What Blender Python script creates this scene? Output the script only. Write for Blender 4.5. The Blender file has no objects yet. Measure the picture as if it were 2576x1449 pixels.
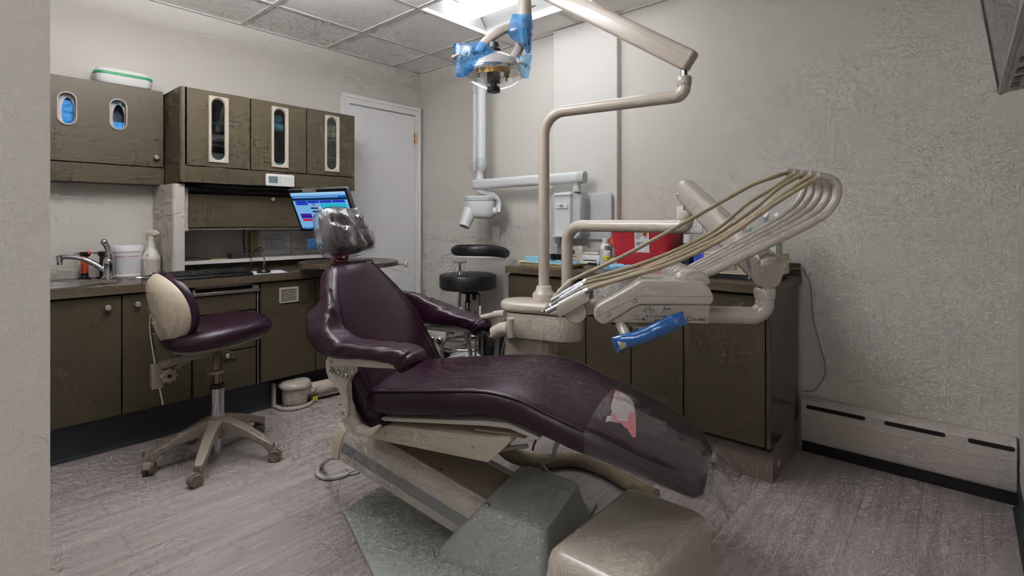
import bpy, bmesh, math, random
from mathutils import Vector as V, Matrix, noise
random.seed(7)
SC = bpy.context.scene
COL = SC.collection
PI = math.pi
R = math.radians
F, CX, HY, H = 1299.0, 1288.0, 560.0, 1.12      # focal length (px), principal column, horizon row, eye height (m)


def W(px, py, X=None, Y=None, Z=None, d=None):
    """where the sight line of a photo point meets a plane of the room (or a depth d)"""
    a = px - CX
    r = V((.659 * a + .752 * F, -.752 * a + .659 * F, HY - py))
    t = X / r.x if X is not None else Y / r.y if Y is not None else (Z - H) / r.z if Z is not None else d / F
    return V((0, 0, H)) + r * t


TH = R(15)
SV, WV, UP = V((math.sin(TH), -math.cos(TH), 0)), V((math.cos(TH), math.sin(TH), 0)), V((0, 0, 1))


def K(s, w, z):
    """chair frame: s towards the foot end, w across towards the far side, z up"""
    return SV * s + WV * w + UP * z


# ------------------------------------------------------------------ materials
def lin(c):
    if isinstance(c, str):
        c = c.lstrip('#')
        c = [int(c[i:i + 2], 16) / 255 for i in (0, 2, 4)]
        c = [x / 12.92 if x <= .04045 else ((x + .055) / 1.055) ** 2.4 for x in c]
    return (c[0], c[1], c[2], 1)


def nodes(name):
    m = bpy.data.materials.new(name)
    m.use_nodes = True
    nt = m.node_tree
    return m, nt, nt.nodes, nt.links, nt.nodes['Principled BSDF']


def mat(name, col, rough=.5, metal=0, spec=.5, var=0, vscale=8, bump=0, bscale=60, coat=0, emit=None, estr=0):
    m, nt, N, L, p = nodes(name)
    c = lin(col)
    p.inputs['Base Color'].default_value = c
    p.inputs['Roughness'].default_value = rough
    p.inputs['Metallic'].default_value = metal
    p.inputs['Specular IOR Level'].default_value = spec
    p.inputs['Coat Weight'].default_value = coat
    p.inputs['Coat Roughness'].default_value = .08
    tc = N.new('ShaderNodeTexCoord')
    nz = N.new('ShaderNodeTexNoise')
    nz.inputs['Scale'].default_value = vscale
    nz.inputs['Detail'].default_value = 5
    L.new(tc.outputs['Object'], nz.inputs['Vector'])
    v = var if var else .02
    mx = N.new('ShaderNodeMix')
    mx.data_type = 'RGBA'
    mx.inputs[6].default_value = tuple(max(0, x * (1 - v)) for x in c[:3]) + (1,)
    mx.inputs[7].default_value = tuple(min(1, x * (1 + v)) for x in c[:3]) + (1,)
    L.new(nz.outputs['Fac'], mx.inputs[0])
    L.new(mx.outputs[2], p.inputs['Base Color'])
    if bump:
        n2 = N.new('ShaderNodeTexNoise')
        n2.inputs['Scale'].default_value = bscale
        n2.inputs['Detail'].default_value = 6
        L.new(tc.outputs['Object'], n2.inputs['Vector'])
        b = N.new('ShaderNodeBump')
        b.inputs['Strength'].default_value = bump
        b.inputs['Distance'].default_value = .004
        L.new(n2.outputs['Fac'], b.inputs['Height'])
        L.new(b.outputs['Normal'], p.inputs['Normal'])
    if emit:
        p.inputs['Emission Color'].default_value = lin(emit)
        p.inputs['Emission Strength'].default_value = estr
    return m


def film(name, tint, body, opac, gloss=.35, rough=.08, bscale=18, bump=.5):
    """thin plastic film: tinted see-through, a little body colour, glossy at grazing angles, wrinkled"""
    m, nt, N, L, p = nodes(name)
    out = N['Material Output']
    tr = N.new('ShaderNodeBsdfTransparent')
    tr.inputs['Color'].default_value = lin(tint)
    df = N.new('ShaderNodeBsdfDiffuse')
    df.inputs['Color'].default_value = lin(body)
    gl = N.new('ShaderNodeBsdfGlossy')
    gl.inputs['Roughness'].default_value = rough
    gl.inputs['Color'].default_value = (1, 1, 1, 1)
    tc = N.new('ShaderNodeTexCoord')
    nz = N.new('ShaderNodeTexNoise')
    nz.inputs['Scale'].default_value = bscale
    nz.inputs['Detail'].default_value = 3
    L.new(tc.outputs['Object'], nz.inputs['Vector'])
    b = N.new('ShaderNodeBump')
    b.inputs['Strength'].default_value = bump
    b.inputs['Distance'].default_value = .01
    L.new(nz.outputs['Fac'], b.inputs['Height'])
    L.new(b.outputs['Normal'], gl.inputs['Normal'])
    lw = N.new('ShaderNodeLayerWeight')
    lw.inputs['Blend'].default_value = .25
    mul = N.new('ShaderNodeMath')
    mul.operation = 'MULTIPLY_ADD'
    mul.inputs[1].default_value = gloss
    mul.inputs[2].default_value = .04
    L.new(lw.outputs['Facing'], mul.inputs[0])
    m1 = N.new('ShaderNodeMixShader')
    m1.inputs[0].default_value = opac
    L.new(tr.outputs[0], m1.inputs[1])
    L.new(df.outputs[0], m1.inputs[2])
    m2 = N.new('ShaderNodeMixShader')
    L.new(mul.outputs[0], m2.inputs[0])
    L.new(m1.outputs[0], m2.inputs[1])
    L.new(gl.outputs[0], m2.inputs[2])
    L.new(m2.outputs[0], out.inputs['Surface'])
    return m


def speckle(name, base, dark, light, rough=.45, scale=420):
    """fine two-tone speckled laminate"""
    m, nt, N, L, p = nodes(name)
    tc = N.new('ShaderNodeTexCoord')
    nz = N.new('ShaderNodeTexNoise')
    nz.inputs['Scale'].default_value = scale
    nz.inputs['Detail'].default_value = 2
    L.new(tc.outputs['Object'], nz.inputs['Vector'])
    r = N.new('ShaderNodeValToRGB')
    e = r.color_ramp.elements
    e[0].position, e[0].color = .36, lin(dark)
    e[1].position, e[1].color = .64, lin(light)
    k = r.color_ramp.elements.new(.5)
    k.color = lin(base)
    L.new(nz.outputs['Fac'], r.inputs[0])
    L.new(r.outputs[0], p.inputs['Base Color'])
    p.inputs['Roughness'].default_value = rough
    p.inputs['Specular IOR Level'].default_value = .32
    return m


def printed(name, paper, ink, rows=60, gap=.35, rough=.55, cols=7):
    """label covered in rows of fine print (object space: rows stacked along z)"""
    m, nt, N, L, p = nodes(name)
    tc = N.new('ShaderNodeTexCoord')
    sp = N.new('ShaderNodeSeparateXYZ')
    L.new(tc.outputs['Object'], sp.inputs[0])
    a = N.new('ShaderNodeMath'); a.operation = 'MULTIPLY'; a.inputs[1].default_value = rows
    L.new(sp.outputs['Z'], a.inputs[0])
    fr = N.new('ShaderNodeMath'); fr.operation = 'FRACT'
    L.new(a.outputs[0], fr.inputs[0])
    gt = N.new('ShaderNodeMath'); gt.operation = 'GREATER_THAN'; gt.inputs[1].default_value = .5
    L.new(fr.outputs[0], gt.inputs[0])
    nz = N.new('ShaderNodeTexNoise'); nz.inputs['Scale'].default_value = rows * 1.3
    mp = N.new('ShaderNodeMapping'); mp.inputs['Scale'].default_value = (1, 1, .8)
    L.new(tc.outputs['Object'], mp.inputs[0]); L.new(mp.outputs[0], nz.inputs['Vector'])
    g2 = N.new('ShaderNodeMath'); g2.operation = 'GREATER_THAN'; g2.inputs[1].default_value = gap
    L.new(nz.outputs['Fac'], g2.inputs[0])
    mu = N.new('ShaderNodeMath'); mu.operation = 'MULTIPLY'
    L.new(gt.outputs[0], mu.inputs[0]); L.new(g2.outputs[0], mu.inputs[1])
    mx = N.new('ShaderNodeMix'); mx.data_type = 'RGBA'
    mx.inputs[6].default_value = lin(paper); mx.inputs[7].default_value = lin(ink)
    L.new(mu.outputs[0], mx.inputs[0]); L.new(mx.outputs[2], p.inputs['Base Color'])
    p.inputs['Roughness'].default_value = rough
    return m


# ------------------------------------------------------------------ mesh builder
def frame(z, x=None):
    z = V(z).normalized()
    x = V(x) if x is not None else (V((1, 0, 0)) if abs(z.x) < .9 else V((0, 1, 0)))
    y = z.cross(x).normalized()
    x = y.cross(z)
    return x, y, z


def MX(o, x, y, z):
    return Matrix(((x[0], y[0], z[0], o[0]), (x[1], y[1], z[1], o[1]), (x[2], y[2], z[2], o[2]), (0, 0, 0, 1)))


def axis(o, z, x=None):
    return MX(o, *frame(z, x))


def smoothpath(pts, n=6):
    """Catmull-Rom through the points"""
    P = [V(p) for p in pts]
    P = [P[0] * 2 - P[1]] + P + [P[-1] * 2 - P[-2]]
    out = []
    for i in range(1, len(P) - 2):
        for k in range(n):
            t = k / n
            a, b, c, d = P[i - 1], P[i], P[i + 1], P[i + 2]
            out.append(.5 * ((2 * b) + (c - a) * t + (2 * a - 5 * b + 4 * c - d) * t * t + (3 * b - a - 3 * c + d) * t ** 3))
    out.append(P[-2])
    return out


def bendpath(pts, r, n=8):
    """polyline with rounded corners of radius r"""
    P = [V(p) for p in pts]
    out = [P[0]]
    for i in range(1, len(P) - 1):
        a, b, c = P[i - 1], P[i], P[i + 1]
        u, v = (a - b).normalized(), (c - b).normalized()
        ang = u.angle(v)
        k = min(r / math.tan(ang / 2), (a - b).length * .49, (c - b).length * .49)
        p, q = b + u * k, b + v * k
        rr = k * math.tan(ang / 2)
        cen = b + (u + v).normalized() * (rr / math.sin(ang / 2))
        for j in range(n + 1):
            t = j / n
            w = (p - cen).lerp(q - cen, t)
            out.append(cen + w.normalized() * rr)
    out.append(P[-1])
    return out


def rrect(w, h, r, n=5, cx=0, cy=0):
    pts = []
    for sx, sy, a0 in ((1, 1, 0), (-1, 1, 90), (-1, -1, 180), (1, -1, 270)):
        for j in range(n + 1):
            a = R(a0 + 90 * j / n)
            pts.append((cx + sx * (w / 2 - r) + r * math.cos(a), cy + sy * (h / 2 - r) + r * math.sin(a)))
    return pts


class B:
    def __init__(s):
        s.bm = bmesh.new()

    def add(s, vs, fs):
        v = [s.bm.verts.new(p) for p in vs]
        for f in fs:
            try:
                s.bm.faces.new([v[i] for i in f])
            except ValueError:
                pass
        return v

    def box(s, lo, hi, bev=0, seg=2, M=None):
        x0, y0, z0 = lo
        x1, y1, z1 = hi
        vs = [V((x, y, z)) for z in (z0, z1) for y in (y0, y1) for x in (x0, x1)]
        v = s.add(vs, [(0, 2, 3, 1), (4, 5, 7, 6), (0, 1, 5, 4), (2, 6, 7, 3), (0, 4, 6, 2), (1, 3, 7, 5)])
        if M is not None:
            bmesh.ops.transform(s.bm, matrix=M, verts=v)
        s._bev(v, bev, seg)
        return s

    def _bev(s, v, bev, seg, sharp=None):
        if not bev:
            return
        es = list({e for q in v for e in q.link_edges})
        if sharp:
            es = [e for e in es if len(e.link_faces) == 2 and e.calc_face_angle(0) > sharp]
        bmesh.ops.bevel(s.bm, geom=es, offset=bev, offset_type='OFFSET', segments=seg, profile=.5, affect='EDGES', clamp_overlap=True)

    def prism(s, pts, z0, z1, M=None, bev=0, seg=2, sharp=.5):
        n = len(pts)
        vs = [V((p[0], p[1], z0)) for p in pts] + [V((p[0], p[1], z1)) for p in pts]
        fs = [tuple(range(n - 1, -1, -1)), tuple(range(n, 2 * n))] + [(i, (i + 1) % n, n + (i + 1) % n, n + i) for i in range(n)]
        v = s.add(vs, fs)
        if M is not None:
            bmesh.ops.transform(s.bm, matrix=M, verts=v)
        if bev:
            s._bev(v, bev, seg, sharp)
        return s

    def ring(s, outer, inner, z0, z1, M=None):
        """plate with a hole: two outlines of equal point count"""
        n = len(outer)
        vs = [V((p[0], p[1], z)) for z in (z0, z1) for q in (outer, inner) for p in q]
        o0, i0, o1, i1 = 0, n, 2 * n, 3 * n
        fs = []
        for k in range(n):
            j = (k + 1) % n
            fs += [(o0 + k, i0 + k, i0 + j, o0 + j), (o1 + k, o1 + j, i1 + j, i1 + k), (o0 + k, o0 + j, o1 + j, o1 + k), (i0 + k, i1 + k, i1 + j, i0 + j)]
        v = s.add(vs, fs)
        if M is not None:
            bmesh.ops.transform(s.bm, matrix=M, verts=v)
        return s

    def loft(s, secs, cap=True, closed=True):
        n = len(secs[0])
        vs = [V(p) for q in secs for p in q]
        fs = []
        for a in range(len(secs) - 1):
            for k in range(n if closed else n - 1):
                j = (k + 1) % n
                fs.append((a * n + k, a * n + j, (a + 1) * n + j, (a + 1) * n + k))
        if cap:
            fs += [tuple(range(n - 1, -1, -1)), tuple(range((len(secs) - 1) * n, len(secs) * n))]
        s.add(vs, fs)
        return s

    def tube(s, pts, r, n=14, cap=True, sec=None, x=None):
        P = [V(p) for p in pts]
        rs = r if isinstance(r, (list, tuple)) else [r] * len(P)
        T = []
        for i in range(len(P)):
            a, b = P[max(0, i - 1)], P[min(len(P) - 1, i + 1)]
            T.append((b - a).normalized())
        X, Y, Z = frame(T[0], x)
        secs = []
        for i, p in enumerate(P):
            if i:
                q = T[i - 1].rotation_difference(T[i])
                X = q @ X
            Y = T[i].cross(X).normalized()
            X = Y.cross(T[i])
            if sec:
                secs.append([p + X * (u * rs[i]) + Y * (v * rs[i]) for u, v in sec])
            else:
                secs.append([p + (X * math.cos(2 * PI * k / n) + Y * math.sin(2 * PI * k / n)) * rs[i] for k in range(n)])
        return s.loft(secs, cap)

    def lathe(s, prof, M=None, n=28, cap=True, sx=1, sy=1):
        secs = [[V((r * sx * math.cos(2 * PI * k / n), r * sy * math.sin(2 * PI * k / n), z)) for k in range(n)] for r, z in prof]
        if M is not None:
            secs = [[M @ p for p in q] for q in secs]
        return s.loft(secs, cap)

    def ell(s, c, r, M=None, n=18, m=10):
        r = (r, r, r) if not hasattr(r, '__len__') else r
        secs = []
        for i in range(m + 1):
            a = -PI / 2 + PI * (i if 0 < i < m else (i + (.04 if i == 0 else -.04))) / m
            secs.append([V((r[0] * math.cos(a) * math.cos(2 * PI * k / n), r[1] * math.cos(a) * math.sin(2 * PI * k / n), r[2] * math.sin(a))) for k in range(n)])
        T = (Matrix.Translation(V(c)) if M is None else Matrix.Translation(V(c)) @ M)
        return s.loft([[T @ p for p in q] for q in secs])

    def sheet(s, f, nu, nv, th=0):
        """surface f(u,v) on the unit square; th gives it thickness"""
        g = [[V(f(i / nu, j / nv)) for j in range(nv + 1)] for i in range(nu + 1)]
        def nrm(i, j):
            a = g[min(nu, i + 1)][j] - g[max(0, i - 1)][j]
            b = g[i][min(nv, j + 1)] - g[i][max(0, j - 1)]
            q = a.cross(b)
            return q.normalized() if q.length > 1e-12 else V((0, 0, 1))
        w = nv + 1
        vs = [g[i][j] for i in range(nu + 1) for j in range(w)]
        fs = [(i * w + j, (i + 1) * w + j, (i + 1) * w + j + 1, i * w + j + 1) for i in range(nu) for j in range(nv)]
        if th:
            o = len(vs)
            vs += [g[i][j] - nrm(i, j) * th for i in range(nu + 1) for j in range(w)]
            fs += [tuple(o + k for k in reversed(f_)) for f_ in list(fs)]
            rim = [(i, 0) for i in range(nu)] + [(nu, j) for j in range(nv)] + [(i, nv) for i in range(nu, 0, -1)] + [(0, j) for j in range(nv, 0, -1)]
            for a in range(len(rim)):
                p, q = rim[a], rim[(a + 1) % len(rim)]
                ip, iq = p[0] * w + p[1], q[0] * w + q[1]
                fs.append((iq, ip, o + ip, o + iq))
        s.add(vs, fs)
        return s

    def text(s, txt, size, M, depth=.0004):
        cu = bpy.data.curves.new('t', 'FONT')
        cu.body, cu.size, cu.extrude, cu.align_x, cu.align_y = txt, size, depth, 'CENTER', 'CENTER'
        cu.resolution_u = 3
        ob = bpy.data.objects.new('t', cu)
        COL.objects.link(ob)
        dg = bpy.context.evaluated_depsgraph_get()
        dg.update()
        me = bpy.data.meshes.new_from_object(ob.evaluated_get(dg))
        me.transform(M)
        s.bm.from_mesh(me)
        bpy.data.objects.remove(ob)
        bpy.data.curves.remove(cu)
        bpy.data.meshes.remove(me)
        return s

    def build(s, name, m, parent=None, smooth=38, tag=None, subd=0, keep=False):
        bmesh.ops.recalc_face_normals(s.bm, faces=s.bm.faces)
        me = bpy.data.meshes.new(name)
        s.bm.to_mesh(me)
        s.bm.free()
        me.materials.append(m)
        if smooth:
            me.polygons.foreach_set('use_smooth', [True] * len(me.polygons))
            me.set_sharp_from_angle(angle=R(smooth))
        o = bpy.data.objects.new(name, me)
        COL.objects.link(o)
        if parent is not None:
            o.parent = parent
            o.location = -wloc(parent)
        elif not keep and me.vertices:
            xs = [v.co for v in me.vertices]
            lo = V([min(p[i] for p in xs) for i in range(3)])
            hi = V([max(p[i] for p in xs) for i in range(3)])
            c = V(((lo.x + hi.x) / 2, (lo.y + hi.y) / 2, lo.z))
            me.transform(Matrix.Translation(-c))
            o.location = c
        if subd:
            md = o.modifiers.new('sub', 'SUBSURF')
            md.levels = md.render_levels = subd
        return o


def wloc(o):
    return V(o.location) + (wloc(o.parent) if o.parent else V((0, 0, 0)))


def tag(o, label, cat, group=None):
    o['label'] = label
    o['category'] = cat
    if group:
        o['group'] = group
    return o


def thing(name, label, cat, loc, group=None):
    o = bpy.data.objects.new(name, None)
    o.empty_display_size = .1
    COL.objects.link(o)
    o.location = V(loc)
    return tag(o, label, cat, group)


def struct(o):
    o['kind'] = 'structure'
    return o


def dup(root, loc, label=None, group=None):
    def rec(o, par):
        c = o.copy()
        COL.objects.link(c)
        if par is not None:
            c.parent = par
        for ch in list(o.children):
            rec(ch, c)
        return c
    r = rec(root, None)
    r.location = V(loc)
    if label:
        r['label'] = label
    if group:
        r['group'] = group
    return r


def bx(lo, hi, bev=0, seg=2, M=None):
    return B().box(lo, hi, bev, seg, M)


def screw(parent, p, n, r, m, name='screw'):
    return B().lathe([(r, 0), (r, r * .35), (r * .7, r * .6), (r * .35, r * .6), (r * .3, r * .3)], axis(p, n), n=14).build(name, m, parent)


def glow(name, col, strength):
    m, nt, N, L, p = nodes(name)
    e = N.new('ShaderNodeEmission')
    e.inputs[0].default_value = lin(col)
    e.inputs[1].default_value = strength
    L.new(e.outputs[0], N['Material Output'].inputs['Surface'])
    N.remove(p)
    return m


# palette
M_wall = mat('wall_paint', '#cac6be', .75, var=.02, vscale=3, bump=.06, bscale=180)
M_wall2 = mat('panel_paint', '#d0cdc6', .75, var=.01, bump=.05, bscale=180)
M_ceil = mat('ceiling_tile', '#f1efec', .9, var=.14, vscale=150, bump=.12, bscale=260)
M_tbar = mat('ceiling_grid_metal', '#c9c6c2', .55)
M_white = mat('white_enamel', '#eaeaea', .4)
M_doorw = mat('door_paint', '#e9e9ea', .5)
M_lam = speckle('brown_speckled_laminate', '#494131', '#342d21', '#5c523e', .45, 640)
M_lamtop = speckle('brown_counter_laminate', '#554a3d', '#3d352b', '#6a5e4d', .3, 640)
M_gap = mat('dark_gap', '#0d0b09', .8)
M_beige = mat('beige_plastic', '#bfb6a8', .22, var=.02)
M_grayp = mat('warm_grey_plastic', '#9a9087', .45)
M_post = mat('grey_panel', '#b4ada5', .5)
M_chrome = mat('chrome', '#bfc1c4', .1, 1)
M_steel = mat('brushed_steel', '#b9b8b6', .25, 1, bump=.1, bscale=300)
M_black = mat('black_plastic', '#141416', .4)
M_knob = mat('knob_metal', '#c9c4bd', .3, .7)
M_glass = film('cabinet_pane', '#e8ecea', '#0c0d0c', .02, .5, .03, 3, .05)
M_blue = mat('blue_nitrile', '#2f8fd8', .5, var=.15, vscale=40, bump=.6, bscale=60)
M_clear = film('clear_bag_film', '#f8f8fa', '#e4e4e8', .06, .85, .06, 22, 1.0)
M_bluefilm = film('blue_barrier_film', '#93caf3', '#5fb0ea', .17, .4, .1, 16, .7)
M_bluepale = film('pale_blue_barrier_film', '#c6e2f6', '#a5d0ee', .18, .3, .12, 14, .5)
M_tan = mat('tan_enamel', '#bcb2a5', .2, var=.02, coat=.2)
M_cream = mat('cream_enamel', '#c2b8a6', .35, var=.02)
M_creamd = mat('putty_enamel', '#978c7b', .45, var=.03)
M_greyb = mat('grey_cast_base', '#abb0ac', .5, var=.04, vscale=5, bump=.15, bscale=160)
M_whiteh = mat('white_plastic', '#dfe0de', .4)
M_paper = mat('white_paper', '#e6e6e8', .7)
M_blk = mat('matte_black', '#1b1b1d', .55)
# ================================================================== the room
YW, XW, ZC, YN = 3.616, 2.896, 2.43, -.163

def floor_mat():
    m, nt, N, L, p = nodes('vinyl_plank_floor')
    tc = N.new('ShaderNodeTexCoord')
    def mapping(sc, loc=(0, 0, 0)):
        q = N.new('ShaderNodeMapping')
        q.inputs['Scale'].default_value = sc
        q.inputs['Location'].default_value = loc
        L.new(tc.outputs['Object'], q.inputs[0])
        return q
    br = N.new('ShaderNodeTexBrick')
    br.offset = .37
    br.inputs['Color1'].default_value = (.2, .2, .2, 1)
    br.inputs['Color2'].default_value = (.8, .8, .8, 1)
    br.inputs['Mortar'].default_value = (0, 0, 0, 1)
    br.inputs['Scale'].default_value = 1
    br.inputs['Mortar Size'].default_value = .0012
    br.inputs['Brick Width'].default_value = 1.22
    br.inputs['Row Height'].default_value = .18
    L.new(mapping((1, 1, 1), (.3, .05, 0)).outputs[0], br.inputs['Vector'])
    # each plank shifts the grain
    off = N.new('ShaderNodeVectorMath'); off.operation = 'MULTIPLY_ADD'
    off.inputs[1].default_value = (7, 5, 3)
    L.new(br.outputs['Color'], off.inputs[0])
    L.new(tc.outputs['Object'], off.inputs[2])
    def grain(sc, detail, dist):
        q = N.new('ShaderNodeMapping'); q.inputs['Scale'].default_value = sc
        L.new(off.outputs[0], q.inputs[0])
        n = N.new('ShaderNodeTexNoise'); n.inputs['Scale'].default_value = 1
        n.inputs['Detail'].default_value = detail; n.inputs['Distortion'].default_value = dist
        L.new(q.outputs[0], n.inputs['Vector'])
        return n
    g1 = grain((2.5, 42, 1), 6, .6)
    g2 = grain((1.3, 11, 1), 3, .5)
    g3 = grain((1.2, 3.0, 1), 2, 0)
    r1 = N.new('ShaderNodeValToRGB')
    e = r1.color_ramp.elements
    e[0].position, e[0].color = .28, lin('#928985')
    e[1].position, e[1].color = .72, lin('#afa6a2')
    L.new(g1.outputs['Fac'], r1.inputs[0])
    # contour lines of a slow noise give the cathedral figure
    k = N.new('ShaderNodeMath'); k.operation = 'MULTIPLY'; k.inputs[1].default_value = 14
    L.new(g2.outputs['Fac'], k.inputs[0])
    fr = N.new('ShaderNodeMath'); fr.operation = 'FRACT'
    L.new(k.outputs[0], fr.inputs[0])
    r2 = N.new('ShaderNodeValToRGB')
    e = r2.color_ramp.elements
    e[0].position, e[0].color = 0, (1, 1, 1, 1)
    e[1].position, e[1].color = .13, (0, 0, 0, 1)
    L.new(fr.outputs[0], r2.inputs[0])
    ms = N.new('ShaderNodeMath'); ms.operation = 'MULTIPLY'
    L.new(r2.outputs[0], ms.inputs[0]); L.new(g1.outputs['Fac'], ms.inputs[1])
    m1 = N.new('ShaderNodeMix'); m1.data_type = 'RGBA'
    m1.inputs[7].default_value = lin('#cac2be')
    L.new(ms.outputs[0], m1.inputs[0]); L.new(r1.outputs[0], m1.inputs[6])
    m2 = N.new('ShaderNodeMix'); m2.data_type = 'RGBA'; m2.blend_type = 'MULTIPLY'
    r3 = N.new('ShaderNodeValToRGB')
    e = r3.color_ramp.elements
    e[0].position, e[0].color = .3, (.90, .89, .88, 1)
    e[1].position, e[1].color = .7, (1.04, 1.035, 1.03, 1)
    L.new(g3.outputs['Fac'], r3.inputs[0])
    m2.inputs[0].default_value = 1
    L.new(m1.outputs[2], m2.inputs[6]); L.new(r3.outputs[0], m2.inputs[7])
    m3 = N.new('ShaderNodeMix'); m3.data_type = 'RGBA'
    m3.inputs[7].default_value = lin('#5f544f')
    f2 = N.new('ShaderNodeMath'); f2.operation = 'MULTIPLY'; f2.inputs[1].default_value = .55
    L.new(br.outputs['Fac'], f2.inputs[0])
    L.new(f2.outputs[0], m3.inputs[0]); L.new(m2.outputs[2], m3.inputs[6])
    L.new(m3.outputs[2], p.inputs['Base Color'])
    p.inputs['Roughness'].default_value = .5
    b = N.new('ShaderNodeBump'); b.inputs['Strength'].default_value = .12; b.inputs['Distance'].default_value = .003
    L.new(g1.outputs['Fac'], b.inputs['Height']); L.new(b.outputs[0], p.inputs['Normal'])
    return m

M_floor = floor_mat()
XH = -1.9          # hall wall behind the doorway the photo is taken from
struct(bx((XH, YN, -.06), (XW, YW, 0)).build('floor', M_floor, keep=True))
struct(bx((XH, YW, -.06), (XW + .1, YW + .1, 2.6)).build('wall_left', M_wall, keep=True))
struct(bx((XW, YN - .1, -.06), (XW + .1, YW, 2.6)).build('wall_right', M_wall, keep=True))
struct(bx((XH, YN - .1, -.06), (XW, YN, 2.6)).build('wall_near', M_wall, keep=True))
struct(bx((XH - .1, YN - .1, -.06), (XH, YW + .1, 2.6)).build('wall_hall', M_wall, keep=True))
struct(bx((-.05, .70, 0), (.0855, YW, ZC)).build('wall_entry', M_wall2, keep=True))
# ceiling slab with the opening of the light
LX0, LX1, LY0, LY1 = 2.0, 2.605, 1.30, 2.52
c = B()
for lo, hi in (((XH, YN, ZC + .006), (LX0, YW, 2.6)), ((LX1, YN, ZC + .006), (XW, YW, 2.6)), ((LX0, YN, ZC + .006), (LX1, LY0, 2.6)), ((LX0, LY1, ZC + .006), (LX1, YW, 2.6))):
    c.box(lo, hi)
# the added fill fitting out of view is surface mounted: no opening
struct(c.build('ceiling', M_ceil, keep=True))
g = B()
xs = [-1.64, -1.03, -.42, .18, .79, 1.395, 2.0, 2.605]
ys = [.085, .69, 1.30, 1.91, 2.52, 3.13]
def seg_skip(a, b, fixed, isx):
    # no bar across the light opening
    if isx and LX0 < fixed < LX1: return a < LY1 and b > LY0
    if not isx and LY0 < fixed < LY1: return a < LX1 and b > LX0
    return False
for x in xs:
    g.box((x - .012, YN, ZC), (x + .012, YW, ZC + .0065))
for y in ys:
    xx = [XH] + xs + [XW]
    for a, b_ in zip(xx, xx[1:]):
        if not seg_skip(a + .01, b_ - .01, y, False):
            g.box((a + .012, y - .012, ZC + .0005), (b_ - .012, y + .012, ZC + .0065))
g.box((XH, YW - .022, ZC - .001), (XW, YW, ZC + .0065))
g.box((XW - .022, YN, ZC - .001), (XW, YW - .022, ZC + .0065))
struct(g.build('trim_1', M_tbar, smooth=0, keep=True))
# the boxed-out panel on the right wall
struct(bx((2.851, 1.629, .0), (XW, 2.122, ZC), .003, 1).build('wall_panel', M_wall2, keep=True))
# baseboards: black vinyl cove on the entry side
M_cove = mat('black_vinyl_cove', '#33373d', .45)
struct(B().prism([(0, 0), (.022, 0), (.012, .006), (.007, .02), (.006, .1), (0, .1)], -1.2, XW - .07, MX((0, YN, 0), (0, 1, 0), (0, 0, 1), (1, 0, 0))).build('baseboard_near', M_cove, keep=True))

# door at the far end of the left wall
dr = bx((2.185, YW - .028, .01), (2.815, YW - .002, 2.04), .002, 1).build('door_1', M_doorw, keep=True)
struct(dr)
cs = B()
for x0, x1 in ((2.112, 2.182), (2.818, 2.876)):
    cs.box((x0, YW - .034, 0), (x1, YW, 2.05), .004, 1)
    cs.box((x0 + (.0 if x0 < 2.5 else .034), YW - .042, 0), (x0 + (.026 if x0 < 2.5 else .058), YW - .03, 2.10), .004, 1)
cs.box((2.112, YW - .034, 2.046), (2.876, YW, 2.112), .004, 1)
cs.box((2.112, YW - .042, 2.09), (2.876, YW - .03, 2.118), .004, 1)
cs.build('door_casing', M_white, dr)
M_brass = mat('brass', '#a8814a', .3, .9)
hg = B()
hg.box((2.806, YW - .036, 1.80), (2.822, YW - .026, 1.9), .001, 1)
for k in range(3):
    hg.lathe([(.006, 1.802 + k * .034), (.006, 1.832 + k * .034)], Matrix.Translation((2.819, YW - .038, 0)), n=10)
hg.build('hinge', M_brass, dr)

LCOL, EM1, EM2, EM3, EM4, EM5 = '#f6f7fd', 4.3, .05, 3.9, 3.9, 55
# ceiling light (troffer)
t = thing('ceiling_light', 'recessed rectangular fluorescent ceiling light with a glowing white lens', 'ceiling light', ((LX0 + LX1) / 2, (LY0 + LY1) / 2, ZC))
fr = B()
def rect(x0, x1, y0, y1, z):
    return [V((x0, y0, z)), V((x1, y0, z)), V((x1, y1, z)), V((x0, y1, z))]
xm0, xm1 = 2.195, 2.41
secs = [rect(LX0 - .004, LX1 + .004, LY0 - .004, LY1 + .004, ZC - .003), rect(LX0 + .014, LX1 - .014, LY0 + .014, LY1 - .014, ZC - .003), rect(LX0 + .018, LX1 - .018, LY0 + .018, LY1 - .018, ZC + .02)]
fr.loft(secs, cap=False)
M_refl = mat('white_reflector', '#cfcfcd', .5)
fr.build('frame', M_white, t)
rf = B()
def refl(x0, x1):      # a curved side reflector from the frame edge up beside the lens
    def f(u, v):
        x = x0 + (x1 - x0) * u
        return (x, LY0 + .018 + (LY1 - LY0 - .036) * v, ZC + .02 + .075 * math.sin(u * PI * .62) ** .8)
    rf.sheet(f, 12, 2)
refl(LX0 + .018, xm0)
refl(LX1 - .018, xm1)
for y0, y1 in ((LY1 - .018, LY1 - .075), (LY0 + .018, LY0 + .075)):
    rf.add([(LX0 + .018, y0, ZC + .02), (LX1 - .018, y0, ZC + .02), (xm1 + .03, y1, ZC + .1), (xm0 - .03, y1, ZC + .1)], [(0, 1, 2, 3)])
rf.box((LX0, LY0, ZC + .12), (LX1, LY1, ZC + .13))
rf.build('reflector', M_refl, t)
M_lens = glow('lit_lens', LCOL, EM1)
ln = B()
def lens(u, v):
    a = -PI * (u)
    return ((xm0 + xm1) / 2 + (xm1 - xm0) / 2 * math.cos(a), LY0 + .06 + (LY1 - LY0 - .12) * v, ZC + .055 + .045 * math.sin(a) * 1.1)
ln.sheet(lens, 14, 1)
ln.add([lens(i / 14, 0) for i in range(15)], [tuple(range(15))])
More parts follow.
